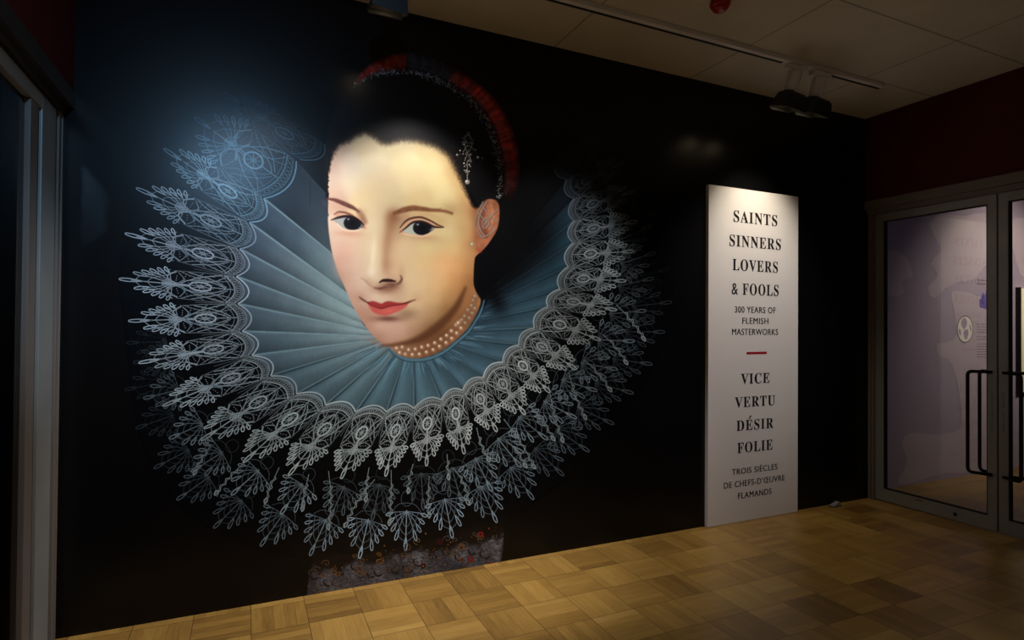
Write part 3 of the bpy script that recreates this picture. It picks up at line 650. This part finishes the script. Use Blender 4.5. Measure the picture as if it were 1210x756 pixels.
for q in range(26):
    t = r3.random(); x = 468+t*52; y = 249.5-3*math.sin(t*2.2)+r3.normal(0, 1.0); K([(x, y+1.5), (x+2.5, y-.4)], .9, (96,58,42), .35*(1-t*.5), .5)
for q in range(18):
    t = r3.random(); x = 389+t*33; y = 235+t*14+r3.normal(0, .8); K([(x, y), (x+3, y+.6)], .8, (84,48,44), .4, .5)
# viewer's left eye
K([(396,255.4),(401,253),(407.5,252.6),(416,254.6),(424,258.8)], 3.4, (206,164,136), .7, 1.2)
K([(398,254),(407,251),(416,253.4)], 2.2, (150,100,80), .35, 1.4)
EL = [(394,260.5),(399,257.6),(407.5,255.6),(416,256.8),(424.4,261),(430.5,267.2),(427,270),(421,271.4),(411.7,271.4),(404.3,268.9),(398.5,264)]
K([(394.8,253.4),(400,250.3),(407.5,251.2),(416,254.6),(423,259)], [1.2,2.0,2.2,2.0,1.6], (112,66,52), .85)
idx, sd, a = poly_alpha(EL, .7, skin_i, 4); blend(idx, a, (160,160,156)); eye_l = idx; al = a
dd = np.hypot((U[idx]-416.4)/10.6, (V[idx]-263.6)/8.7); ir = 1-sstep(.90, 1.06, dd)
blend(idx, al*.55*sstep(416, 428, U[idx]), (70,60,62)); blend(idx, al*.4*sstep(259.5, 256, V[idx]), (60,50,52)); blend(idx, al*ir, (31,28,36)); blob((416.5,263.5), (4.5,4.2), (10,9,13), .8, 0, eye_l); blob((425.5,269.2), (1.8,1.2), (150,150,150), .7, 0, eye_l); blob((411.6,258.9), (1.3,1.0), (170,176,182), .9, 0, eye_l)
K([(391.6,259.9),(399,257.2),(407.5,255.4),(416,256.4),(424.4,260.6),(429.8,265.6)], [1.0,2.6,2.8,2.8,2.4,1.2], (34,20,24), .96, .9)
K([(398.5,264.5),(404.3,269.9),(411.7,272.6),(421,272.6),(428,270)], 1.6, (222,200,172), .75); B((430.6,268.8),(2,1.6),(196,118,98),.8)
# viewer's right eye
K([(475,270.4),(480,265.4),(487,260.4),(497,259.2),(507,262.2),(516,266.8)], 4.0, (214,168,136), .75, 1.2)
B((488,272),(15,3),(190,150,124),.25); B((520,262),(9,5),(196,156,112),.4,.35)
ER = [(474,273.4),(479,270),(487.5,263.3),(497,262.1),(505.5,264.7),(513.6,269.2),(508.7,274),(500.2,277.6),(491.7,277.2),(481.2,275.2)]
K([(472.7,269),(479,261.6),(486.5,257.8),(497,256.7),(507.6,260.3),(517,265.5),(524,268.2)], [1.2,2.2,2.5,2.5,2.2,2.0,1.2], (84,46,34), .88, .9)
idx, sd, a = poly_alpha(ER, .7, skin_i, 4); blend(idx, a, (184,186,170)); eye_r = idx
dd = np.hypot((U[idx]-499)/11.4, (V[idx]-269.3)/9.0); ir = 1-sstep(.90, 1.06, dd)
blend(idx, a*.45*sstep(266.5, 262.5, V[idx]), (84,78,74)); blend(idx, a*.35*sstep(506, 512, U[idx]), (90,80,78)); blend(idx, a*ir, (28,27,33)); blob((499,269.5), (4.6,4.2), (9,9,12), .8, 0, eye_r); blob((509.5,271.8), (2.2,1.6), (130,122,120), .8, 0, eye_r); blob((493.6,265.2), (1.4,1.1), (180,186,190), .95, 0, eye_r)
K([(472.7,274.3),(479,269.6),(487.5,262.9),(497,261.6),(505.5,264.2),(513,268),(523.5,268.7)], [1.0,2.0,2.4,2.7,2.6,2.4,.9], (46,25,24), .92, .9)
K([(474,275.2),(481.5,277),(491.7,278.9),(500.5,279.2),(509,275.6),(514.5,271)], 1.5, (228,194,164), .8); B((475,273.6),(2,1.6),(200,122,100),.8)
# nose and mouth
K([(448.4,333.6),(452,331.6),(456.3,331.2),(462,331.4),(467,332.3)], [1.6,3.4,3.8,3.2,1.6], (46,22,24), .95, 1.0)
K([(473.2,325.5),(474.6,329.5),(472.6,333.6),(469,335.5)], [1.2,3.0,3.4,1.4], (92,54,46), .7, 1.3); K([(427,328.4),(431,331),(436.5,336.3),(443,340.5)], [1.0,1.8,2.0,1.8], (150,110,90), .45, 1.5)
K([(443,340),(449,341),(456,339)], [1.5,3.0,1.5], (96,54,48), .65, 1.2)
UP = [(433.6,357.4),(437,356.2),(441.7,355.9),(446,357.2),(451,358.6),(455,356.6),(460.3,355.8),(469.5,357.4),(479,357.6),(484.5,356.6),(480,359),(473.5,360.4),(463,361.8),(456,363.2),(451,365),(446,363.6),(441,362),(437,360)]
LO = [(434.5,359),(441.7,362.5),(451,364.6),(463,361.4),(473.5,360),(482,358),(479,363),(469.5,368.2),(459,372.2),(453,372.8),(446,371.3),(440.4,368)]
fill(LO, (184,92,84), 1.5, skin_i, 4); fill(UP, (152,58,56), 1.3, skin_i, 4)
B((460,367),(9,2.6),(208,112,98),.6,-.15); B((444,367),(5,2.2),(190,88,80),.6,.3)
K([(434,357.6),(441.7,362),(451,364.2),(463,360.9),(473.5,359.6),(484,356)], [1.0,1.3,1.6,1.3,1.2,1.0], (112,30,34), .8, .9)
K([(424.6,350.8),(428,353.6),(431.5,355.8),(435.5,358)], [1.2,2.4,2.4,1.2], (84,46,42), .7, 1.0); K([(491,354),(487,355.2),(483,357),(475,359.3)], [1.0,2.2,2.2,1.2], (96,48,44), .7, 1.0)
C[skin_i] = C[skin_i]*(1-a0[:, None]) + a0[:, None]*255*(np.clip(C[skin_i], 0, 255)/255)**1.14
# ear with a wire ornament
idx, sd, a = poly_alpha([(566,251),(571,239),(579,235.5),(586.5,238.5),(589.5,248),(588,266),(581.5,280),(571,294),(564,289),(561.5,279),(562.5,264)], 1.0, skin_i, 4)
nn = vnoise(U[idx], V[idx], 5, 15); blend(idx, a*.75, np.stack([122+50*nn, 76+34*nn, 54+24*nn], 1))
K([(573,246),(569,262),(574,278)], 5, (92,44,34), .55, 2); K([(580,243),(583,256),(578,270)], 3, (186,122,84), .5, 1.5); B((566,296),(4,2),(150,50,36),.5,.6)
for p in ([(571,239),(563.5,255),(562,268),(569,280)],[(576,238),(567,256),(567,270),(574,280)],[(565,252),(575,262),(585,272)],[(571,244),(579,256),(588,262)],[(588,248),(579,258),(571,268)],[(585,272),(577,278),(569,281)],[(570,262),(576,258),(578,266),(572,270),(570,262)]):
    K(p, 1.9, (66,52,48), .5, .7); K(np.array(p)-.5, 1.2, (132,122,112), .9, .5)
# pearls
PO = [(130,608),(188,612),(245,608),(302,592),(357,572),(408,545),(462,515),(508,480),(548,437),(583,397),(617,355),(652,315),(675,275),(695,238),(85,596)]
PI = [(105,552),(158,573),(212,568),(265,552),(316,538),(370,517),(420,487),(466,457),(505,420),(543,372),(577,342),(612,300),(640,250),(668,215),(683,170),(697,138),(60,560),(590,330),(560,355)]
pearl_i = box_idx([(455,340),(575,425)], 4)
for P_ in PI+PO:
    c = (460+P_[0]/6.87, 330+P_[1]/6.87); dm = .75 if c[0] > 545 else 1.0
    blob((c[0]+.5, c[1]+.8), 3.9, (96,60,42), .55, 0, pearl_i); blob(c, 2.7, tuple(np.array((184,148,116))*dm), .8, 0, pearl_i); blob((c[0]-.6, c[1]-.7), 1.1, tuple(np.array((238,220,190))*dm), .9, 0, pearl_i)
stroke([(459,410.5),(468.7,419.8),(482,424.8),(498,425.2),(512.4,421.9),(527,414.6),(541.5,403),(554.6,391),(564.8,375),(569.5,364),(572,354.7)], [2,3,3.2,3.2,3.2,3.0,3.0,3.0,2.6,2.2,1.2], (74,108,122), .9, .7)
stroke([(459,412.5),(468.7,421.8),(482,426.8),(498,427.2),(512.4,423.9),(527,416.6),(541.5,405),(554.6,393),(564.8,377)], 1.0, (20,36,46), .7, .6)
blob((558,289), 3.2, (140,124,96), .9); blob((557.3,288.2), 1.3, (220,206,170), .9)
for q in range(150):                                                       # wisps over the hairline
    t = r3.uniform(.16, .95); P_ = smooth_poly(HLINE, 4, False); j = int(t*(len(P_)-1)); c = P_[j]; n = np.array([c[0]-462, c[1]-235]); n = n/np.hypot(*n)
    s = r3.uniform(-4, 3); tl = np.array([-n[1], n[0]])*r3.normal(0, 2.0)
    stroke([c+n*(s-4), c+n*s+tl*.4, c+n*(s+6)+tl], .9, (60,38,28) if q % 2 else (40,27,22), .13, .8, skin_i, 2)
stroke([(366.5,188),(366.5,242)], .8, (8,12,18), .5, .5, None, 0)

# --- classes: which printed part each cell belongs to
cls = np.zeros(N, np.int8)                                                 # 0 none
def mark(pts, c, smooth=0):
    if smooth: pts = smooth_poly(pts, smooth)
    idx = box_idx(pts, 2); _, _, ins = seg_dist(U[idx], V[idx], pts, True); cls[idx[ins]] = c
mark(BODICE, 6); mark(EDGE, 5, 2); mark(RUFF, 4); mark(HAIR, 2); mark(BAND, 3); mark(SKIN, 1, 4)
CC = np.ones((N, 4), np.float32); CC[:, :3] = lin(np.clip(C, 0, 255))*ART_GAIN

def print_mat(name):
    mt = bpy.data.materials.new(name); mt.use_nodes = True; nt = mt.node_tree; b = nt.nodes['Principled BSDF']
    at = nt.nodes.new('ShaderNodeAttribute'); at.attribute_name = 'ink'; nt.links.new(at.outputs['Color'], b.inputs['Base Color'])
    b.inputs['Roughness'].default_value = .28; b.inputs['Specular IOR Level'].default_value = .28; return mt
M_print = print_mat('printed_vinyl')
YP = -0.0015
mural = empty('portrait_mural', (1.0, 0, 0)); tag(mural, 'huge printed portrait of a young woman in a wide lace ruff on the black wall', 'mural')
cell = cls.reshape(NX, NZ); ids = np.arange(N).reshape(NX, NZ)
cc = np.maximum.reduce([cell[:-1, :-1], cell[1:, :-1], cell[1:, 1:], cell[:-1, 1:]]); cmin = np.minimum.reduce([cell[:-1, :-1], cell[1:, :-1], cell[1:, 1:], cell[:-1, 1:]])
ccl = cell[:-1, :-1]
quads = np.stack([ids[:-1, :-1], ids[1:, :-1], ids[1:, 1:], ids[:-1, 1:]], -1)
def raw_mesh(name, co, faces, colr):
    me = bpy.data.meshes.new(name); nv, nf, k = len(co), len(faces), faces.shape[1]
    me.vertices.add(nv); me.vertices.foreach_set('co', np.asarray(co, np.float32).ravel())
    me.loops.add(nf*k); me.loops.foreach_set('vertex_index', faces.astype(np.int32).ravel())
    me.polygons.add(nf); me.polygons.foreach_set('loop_start', np.arange(0, nf*k, k, dtype=np.int32))
    at = me.color_attributes.new('ink', 'FLOAT_COLOR', 'POINT'); at.data.foreach_set('color', np.asarray(colr, np.float32).ravel())
    me.update(calc_edges=True); return me
def sheet(name, c, parent):
    q = quads[ccl == c]; uq, inv = np.unique(q, return_inverse=True); co = np.empty((len(uq), 3)); co[:, 0] = GX.ravel()[uq]-1.0; co[:, 1] = YP; co[:, 2] = GZ.ravel()[uq]
    return link(name, raw_mesh(name, co, inv.reshape(-1, 4), CC[uq]), M_print, parent)
sheet('face', 1, mural)['label'] = 'pale face of the woman with dark eyes and red lips'
sheet('hair', 2, mural)['label'] = 'dark hair drawn back from the forehead'
band = sheet('headband', 3, mural); band['label'] = 'dark red headband edged with beads'
ruff = sheet('ruff', 4, mural); ruff['label'] = 'slate blue pleated ruff collar'
lace = sheet('lace_edging', 5, mural); lace['label'] = 'white lace edging of the ruff'
bodice = sheet('bodice', 6, mural); bodice['label'] = 'dark patterned bodice below the lace'

# --- fine drawn lines: lace threads, beads, gold embroidery as flat ribbons of ink
class Ink:
    def __init__(s): s.co, s.f, s.c, s.n = [], [], [], 0
    def line(s, pts, w, col, y, closed=False):
        P = np.asarray(pts, float)
        if closed: P = np.vstack([P, P[:1]])
        d = np.diff(P, axis=0); L = np.hypot(d[:, 0], d[:, 1])+1e-9; d = d/L[:, None]
        t = np.vstack([d[:1], d[:-1]+d[1:], d[-1:]]); t = t/(np.hypot(t[:, 0], t[:, 1])[:, None]+1e-9)
        n = np.stack([-t[:, 1], t[:, 0]], 1); w = np.broadcast_to(np.asarray(w, float), (len(P),))[:, None]
        Q = np.empty((2*len(P), 2)); Q[0::2] = P+n*w/2; Q[1::2] = P-n*w/2
        x, z = to_wall(Q); s.q = (getattr(s, 'q', 0)+1) % 60; s.co.append(np.stack([x-1.0, np.full(len(x), y-s.q*6e-6), z], 1)); k = s.n+2*np.arange(len(P)-1)
        s.f.append(np.stack([k, k+1, k+3, k+2], 1)); s.n += 2*len(P)
        cl = np.ones((2*len(P), 4)); cl[:, :3] = lin(np.clip(col, 0, 255))*ART_GAIN; s.c.append(cl)
    def dot(s, c, r, col, y):
        a = np.arange(8)*math.pi/4; P = np.stack([c[0]+r*np.cos(a), c[1]+r*np.sin(a)], 1); x, z = to_wall(P)
        s.q = (getattr(s, 'q', 0)+1) % 60; s.co.append(np.stack([x-1.0, np.full(8, y-s.q*6e-6), z], 1)); s.f.append(s.n+np.array([[0, 1, 2, 3], [0, 3, 4, 7], [4, 5, 6, 7]])); s.n += 8
        cl = np.ones((8, 4)); cl[:, :3] = lin(np.clip(col, 0, 255))*ART_GAIN; s.c.append(cl)
    def build(s, name, parent): return link(name, raw_mesh(name, np.vstack(s.co), np.vstack(s.f), np.vstack(s.c)), M_print, parent)
ink = Ink(); r4 = np.random.default_rng(77)
def curve(pts, n=5): return smooth_poly(pts, n, False)
class Leaf:
    """one scallop of lace: a across (-1..1), b from the pleat end (0) to the tip (1)"""
    def __init__(s, A, Bp, tip, col, y, wscale=1.0):
        s.M = (np.array(A, float)+np.array(Bp))/2; s.h = (np.array(Bp, float)-np.array(A))/2; s.T = np.array(tip, float)-s.M; s.col = np.array(col, float); s.y = y; s.w = wscale
    def P(s, ab):
        ab = np.asarray(ab, float).reshape(-1, 2); bulge = 1+.06*np.sin(np.clip(ab[:, 1], 0, 1)*3.1)
        return s.M + (ab[:, :1]*bulge[:, None])*s.h + ab[:, 1:2]*s.T
    def L(s, ab, w=1.0, k=1.0, n=4, closed=False):
        ab = np.asarray(ab, float); ab = smooth_poly(ab, n, closed) if n else ab
        s_ = r4.normal(0, .006, 2); s.line(ab+s_, w, k, closed)
    def line(s, ab, w, k, closed=False): ink.line(s.P(ab), w*s.w, s.col*k*r4.uniform(.9, 1.1), s.y, closed)
    def D(s, ab, r, k=1.0): ink.dot(s.P(ab)[0], r*s.w, s.col*k, s.y)
    def dots(s, ab, n, r=.55, k=.95):
        Q = smooth_poly(np.asarray(ab, float), 6, False); j = np.linspace(0, len(Q)-1, n).astype(int)
        for q in Q[j]: s.D(q, r, k)
    def fan(s, b0=.55, k=1.0, ribs=5, w=1.0, loops=5, dim=.84):
        side_ = lambda t, sc: (1-t)**.52*1.0*sc
        for sc, e in ((1.0, .97), (.68, .86), (.38, .74)):
            for sg_ in (-1, 1):
                ts = np.linspace(0, 1, 9); s.line([(sg_*side_(t, sc), b0+(e-.07-b0)*t**1.1) for t in ts], .8*w, 1.1*dim*k)
        for j in range(ribs):
            f = (j+.35)/ribs
            for sg_ in (-1, 1):
                t = f*.88; eb = b0+(.90-b0)*t**1.1; ea = sg_*side_(t, 1.0)
                s.line(smooth_poly([(sg_*.03, b0+.02*f), (ea*.52, b0+(eb-b0)*.46), (ea*.9, b0+(eb-b0)*.9)], 4, False), .9*w, .5*(dim+1)*k)
                if j < loops:                                              # picot loop at the end of the rib
                    g = 1.18+.04*f; s.loop((ea*.78, b0+(eb-b0)*.78), (ea*g, b0+(eb-b0)*g+.035), 1.55, w*.9, 1.08*k)
        s.line([(0, b0-.02), (0, .93)], 1.2*w, .95*k); s.loop((0, .82), (0, 1.03), 1.7, w, 1.1*k)
    def loop(s, p, q, r, w, k):
        p, q = np.array(p), np.array(q); d = q-p; hl, tl = np.hypot(*s.h), np.hypot(*s.T)
        px = np.array([d[0]*hl, d[1]*tl]); px = px/(np.hypot(*px)+1e-9); n = np.array([-px[1]*r/hl, px[0]*r/tl])
        s.line(smooth_poly([p, p+d*.55+n, p+d*.92+n*.7, q, p+d*.92-n*.7, p+d*.55-n, p], 4, False), 1.15*w, 1.02*k)
    def front(s):
        arc = lambda b, bul, sc=1.0: [(sc*a_, b-bul*(1-a_*a_)) for a_ in np.linspace(-1, 1, 11)]
        s.line(arc(.02, .10), 1.7, 1.0); s.line(arc(.055, .095), 1.0, .85); s.line(arc(.125, .085, .98), 1.3, .92); s.line(arc(.155, .08, .97), .8, .7)
        for j in range(13):                                                # dense net of the heading
            a0, a1 = -1+j/6.5, -1+(j+1)/6.5; f = lambda a_, b, bul: (a_, b-bul*(1-a_*a_))
            s.line([f(a0, .055, .095), f(a1, .125, .085)], .75, .72); s.line([f(a1, .055, .095), f(a0, .125, .085)], .75, .72)
        for sg_ in (-1, 1):
            s.line([(sg_*.99, .05), (sg_*1.0, .3), (sg_*.95, .55)], .8, .62); s.L([(sg_*.6, .08), (sg_*.45, .24), (sg_*.66, .40), (sg_*.92, .50)], .85, .72); s.L([(sg_*.95, .30), (sg_*.6, .36), (sg_*.34, .30)], .8, .7)
            s.L([(sg_*.10, .10), (sg_*.55, .22), (sg_*.92, .42)], .95, .82); s.L([(sg_*.95, .10), (sg_*.5, .20), (sg_*.30, .32)], .95, .82)
            s.L([(sg_*.95, .14), (sg_*.62, .34), (sg_*.25, .47), (sg_*.05, .56)], 1.0, .85)
            s.L([(sg_*.02, .12), (sg_*.24, .18), (sg_*.42, .30), (sg_*.36, .43), (sg_*.1, .50)], 1.0, .8)
            s.dots([(sg_*.9, .20), (sg_*.55, .29), (sg_*.66, .42)], 7); s.dots([(sg_*.14, .17), (sg_*.5, .14), (sg_*.86, .24)], 7, .5, .8)
            s.dots([(sg_*.5, .47), (sg_*.75, .45), (sg_*.95, .50)], 5)
            # small leaf shaped eyes with a thick lower rim
            s.L([(sg_*.10, .53), (sg_*.42, .475), (sg_*.86, .52)], .9, .8)
            s.L([(sg_*.08, .54), (sg_*.30, .605), (sg_*.62, .605), (sg_*.90, .53)], 1.7, .9)
            s.dots([(sg_*.3, .54), (sg_*.6, .53)], 3)
        c = (0, .335); ra, rb = .30, .095
        el = lambda k_: [(c[0]+ra*k_*math.cos(q), c[1]+rb*k_*math.sin(q)) for q in np.linspace(0, 2*math.pi, 18, endpoint=False)]
        s.line(el(1.0), 1.9, 1.06, True); s.line(el(.3), .8, .9, True)
        for q in np.linspace(0, math.pi, 4, endpoint=False)+.2:
            s.line([(c[0]-ra*math.cos(q), c[1]-rb*math.sin(q)), (c[0]+ra*math.cos(q), c[1]+rb*math.sin(q))], .8, .85)
        for q in np.linspace(0, 2*math.pi, 15, endpoint=False): s.D((c[0]+ra*1.22*math.cos(q), c[1]+rb*1.22*math.sin(q)), .5, .9)
        s.line([(0, .05), (0, .24)], 1.0, .85); s.line([(-.04, .43), (-.04, .66)], 1.1, .98); s.line([(.04, .43), (.04, .66)], 1.1, .98)
        s.fan(.58)
def cord(p, q, col, y, bow=0.0):
    p, q = np.array(p, float), np.array(q, float); d = q-p; l = np.hypot(*d); d = d/l; n = np.array([-d[1], d[0]])
    ts = np.linspace(0, 1, 14); base = np.array([p+d*l*t+n*bow*math.sin(math.pi*t) for t in ts])
    ink.line(base, .85, np.array(col)*.85, y); k = max(4, int(l/6.5))
    for j in range(k):
        t = .25+.75*(j+.5)/k; c = p+d*l*t+n*bow*math.sin(math.pi*t); sg_ = 1 if j % 2 else -1
        ink.line(smooth_poly([c-d*2.6, c+n*sg_*2.2, c+d*3.2], 4, False), .85, np.array(col)*.95, y)
    ink.line(smooth_poly([q-d*7, q-d*3+n*1.8, q+d*1, q-d*3-n*1.8, q-d*7], 4, False), 1.1, np.array(col)*1.05, y)
RC = np.array([487.0, 392.0])
def back_leaf(tip, ln, hw, col, y, w=.9):
    tip = np.array(tip, float); d = tip-RC; d = d/np.hypot(*d); n = np.array([-d[1], d[0]]); b = tip-d*ln
    lf = Leaf(b-n*hw, b+n*hw, tip, col, y, w); return lf
# furthest layer
L3 = [((184,552),.45),((211,589),.55),((254,622),.62),((309,643),.78),((367,654),.92),((425,657),1.0),((479,648),1.05),((534,633),1.0),((586,615),.9),((629,588),.78),((664,560),.55),((694,532),.58),((723,500),.56),((746,464),.5),((768,430),.46),((783,392),.4),((791,357),.34),((788,318),.22),((163,505),.3),((150,460),.22),((152,405),.22)]
for tip, k in L3:
    lf = back_leaf(tip, 76, 20, np.array((140,164,182))*k, YP-.0004, .92); lf.fan(.42, 1.02, 4, .95, 4, .62)
    lf.L([(-.8,.42),(-.4,.30),(.4,.30),(.8,.42)], .8, .55); lf.line(disc_pts(0, .22, .34, .12, 14), .8, .5, True)
# middle layer
L2 = [((202,517),.72),((228,556),.7),((275,583),.82),((333,605),.88),((390,612),.62),((440,612),.55),((500,600),.5),((545,592),.6),((580,578),.84),((614,550),.82),((645,518),.8),((679,493),.78),((703,461),.75),((727,436),.72),((747,403),.66),((761,367),.55),((770,329),.42),((772,299),.46),((767,268),.46),((775,250),.28),((752,222),.24),((172,470),.5),((160,428),.28)]
for tip, k in L2:
    lf = back_leaf(tip, 74, 20, np.array((144,164,176))*k, YP-.0008, .95); lf.fan(.45, 1.02, 4, 1.0, 4, .62)
    lf.L([(-.8,.44),(-.4,.34),(.4,.34),(.8,.44)], .8, .6); lf.line(disc_pts(0, .26, .34, .11, 14), .8, .5, True)
for p, q, b in (((290,545),(254,584),1),((330,552),(313,594),1),((365,560),(357,603),1),((388,556),(388,625),-3),((436,552),(432,592),1),((443,566),(407,622),3),((488,548),(482,582),1),((462,555),(460,620),-1),((507,562),(507,611),1),((528,536),(530,566),0),((535,552),(554,596),-4),((563,505),(578,545),2),((595,495),(632,553),-2),((622,476),(655,520),-2),((648,455),(665,522),2),((672,440),(692,495),2),((690,425),(722,462),-2),((712,395),(741,430),-2),((728,360),(762,402),-2),((250,525),(229,560),1),((598,520),(622,552),-2)):
    cord(p, q, (146,162,166), YP-.0010, b)
# front layer
cols = [(62,92,112),(84,112,130),(104,124,140),(122,136,150),(132,146,158),(138,152,162),(142,156,164),(146,160,166),(150,164,168),(156,170,172),(160,173,174),(164,176,176),(168,180,180),(168,178,178),(166,176,176),(164,173,173),(158,168,168),(154,163,163),(148,158,158),(142,151,151),(134,144,146),(126,136,140),(116,126,130),(98,108,114),(76,84,90),(54,62,68),(36,42,48)]
for k, tip in enumerate(T1):
    Leaf(O[k], O[k+1], tip, cols[k], YP-.0014, 1.0).front()
    a_, b_ = np.array(O[k+1], float), (np.array(T1[k])+np.array(T1[min(k+1, 26)]))/2
    if 2 < k < 26: ink.line([a_, a_*.6+b_*.4], .7, np.array(cols[k])*.5, YP-.0014)
Leaf((385,172), (356,190), (268,112), (36,58,74), YP-.0014, .9).front()
for k in range(0, 8):                                                      # long arc threads on the left side
    a_ = np.array(T1[k])*.46+(np.array(O[k])*.9+np.array(O[k+1])*.1)*.54; b_ = np.array(T1[k])*.46+(np.array(O[k])*.1+np.array(O[k+1])*.9)*.54
    m_ = (a_+b_)/2+(np.array(T1[k])-np.array(O[k]))*.05
    ink.line(curve([a_, m_, b_]), 2.0, np.array((84,112,128))*(.7+.04*k), YP-.0016)
ink.build('lace_thread', lace)
# beads along the headband, jewel in the hair
ink = Ink()
for q in range(620):
    t = r4.random()**.8; c = along(t, 0)+0; cn = along(min(t+.01, 1), 0)-along(max(t-.01, 0), 0); cn = cn/(np.hypot(*cn)+1e-9); n = np.array([-cn[1], cn[0]])
    wd_ = np.interp(t, [0, .3, .6, 1], [2.5, 4, 6.5, 6]); c = c+n*(r4.normal(.2, .5)*wd_*.8)
    g = r4.uniform(60, 190)*np.interp(t, [0, .1, .7, 1], [.8, .9, 1, .7]); ink.dot(c, r4.uniform(.35, .95), np.array((g, g*.97, g*.95)), YP-.0005)
for t in np.linspace(.02, .97, 22):
    c = along(t, 0)+r4.normal(0, 2, 2); ink.dot(c, 1.7, (96,98,104), YP-.0006); ink.dot(c-(.5, .5), .7, (170,172,176), YP-.0008)
ink.build('bead', band)
ink = Ink()
for q in range(70):
    t = r4.random(); c = np.array([553.5-1.5*t, 154+52*t])+np.array([r4.normal(0, 1.5+5.0*math.exp(-((t-.42)/.24)**2)), r4.normal(0, 1.5)])
    g = r4.uniform(60, 190); ink.dot(c, r4.uniform(.4, 1.0), (g, g*.95, g*.85), YP-.0005)
for p in ([(553,157),(548,168),(553,180),(558,168),(553,157)],[(545,168),(560,170)],[(547,180),(553,172),(561,178)],[(549,190),(553,182),(557,192)],[(552,190),(552,212)]):
    ink.line(curve(p, 4), .9, (120,112,100), YP-.0005)
for c, r_ in (((552,215),3.0),((564.5,186),1.8),((540,183),1.5),((570,187),1.0)):
    ink.dot(c, r_, (118,108,98), YP-.0006); ink.dot((c[0]-r_*.25, c[1]-r_*.25), r_*.45, (190,182,168), YP-.0008)
ink.build('hair_jewel', mural)['label'] = 'small pearl jewel pinned in the hair'
ink = Ink()
for q in range(46):                                                        # gold scrolls and red flowers of the bodice
    x = r4.uniform(368, 588); y = 668+(590-x)*.173-r4.uniform(3, 52)
    if y < 662-(x-368)*.20+r4.uniform(-2, 6): continue
    cl = [(112,82,50),(96,76,56),(128,88,44),(84,74,70)][q % 4]; a0 = r4.uniform(0, 6.28); R_ = r4.uniform(3, 7)
    ink.line([(x+R_*(1-j/14)*math.cos(a0+j*.62), y+R_*.8*(1-j/14)*math.sin(a0+j*.62)) for j in range(12)], .9, cl, YP-.0005)
for q in range(230):
    x = r4.uniform(364, 590); y = 668+(590-x)*.173-abs(r4.normal(0, 22))
    if y < 656-(x-368)*.20: continue
    ink.dot((x, y), r4.uniform(.4, .9), [(150,106,54),(110,92,70),(140,84,40),(90,88,92)][q % 4], YP-.0005)
for c in ((568,631),(580,667),(520,640),(500,668),(556,660)):
    for j in range(6): ink.dot((c[0]+2.4*math.cos(j*1.05), c[1]+2.4*math.sin(j*1.05)), 1.3, (136,26,34) if c[0] > 540 else (70,20,24), YP-.0006)
for q in range(14):                                                        # dark scallops over the grey silk
    x = 372+q*15.6+r4.normal(0, 2); y = 668+(590-x)*.173-r4.uniform(16, 30); R_ = r4.uniform(4, 7)
    ink.line([(x+R_*math.cos(t), y+R_*math.sin(t)) for t in np.linspace(.6, 3.4, 12)], 2.0, (34,30,32), YP-.0004)
ink.build('embroidery', bodice)
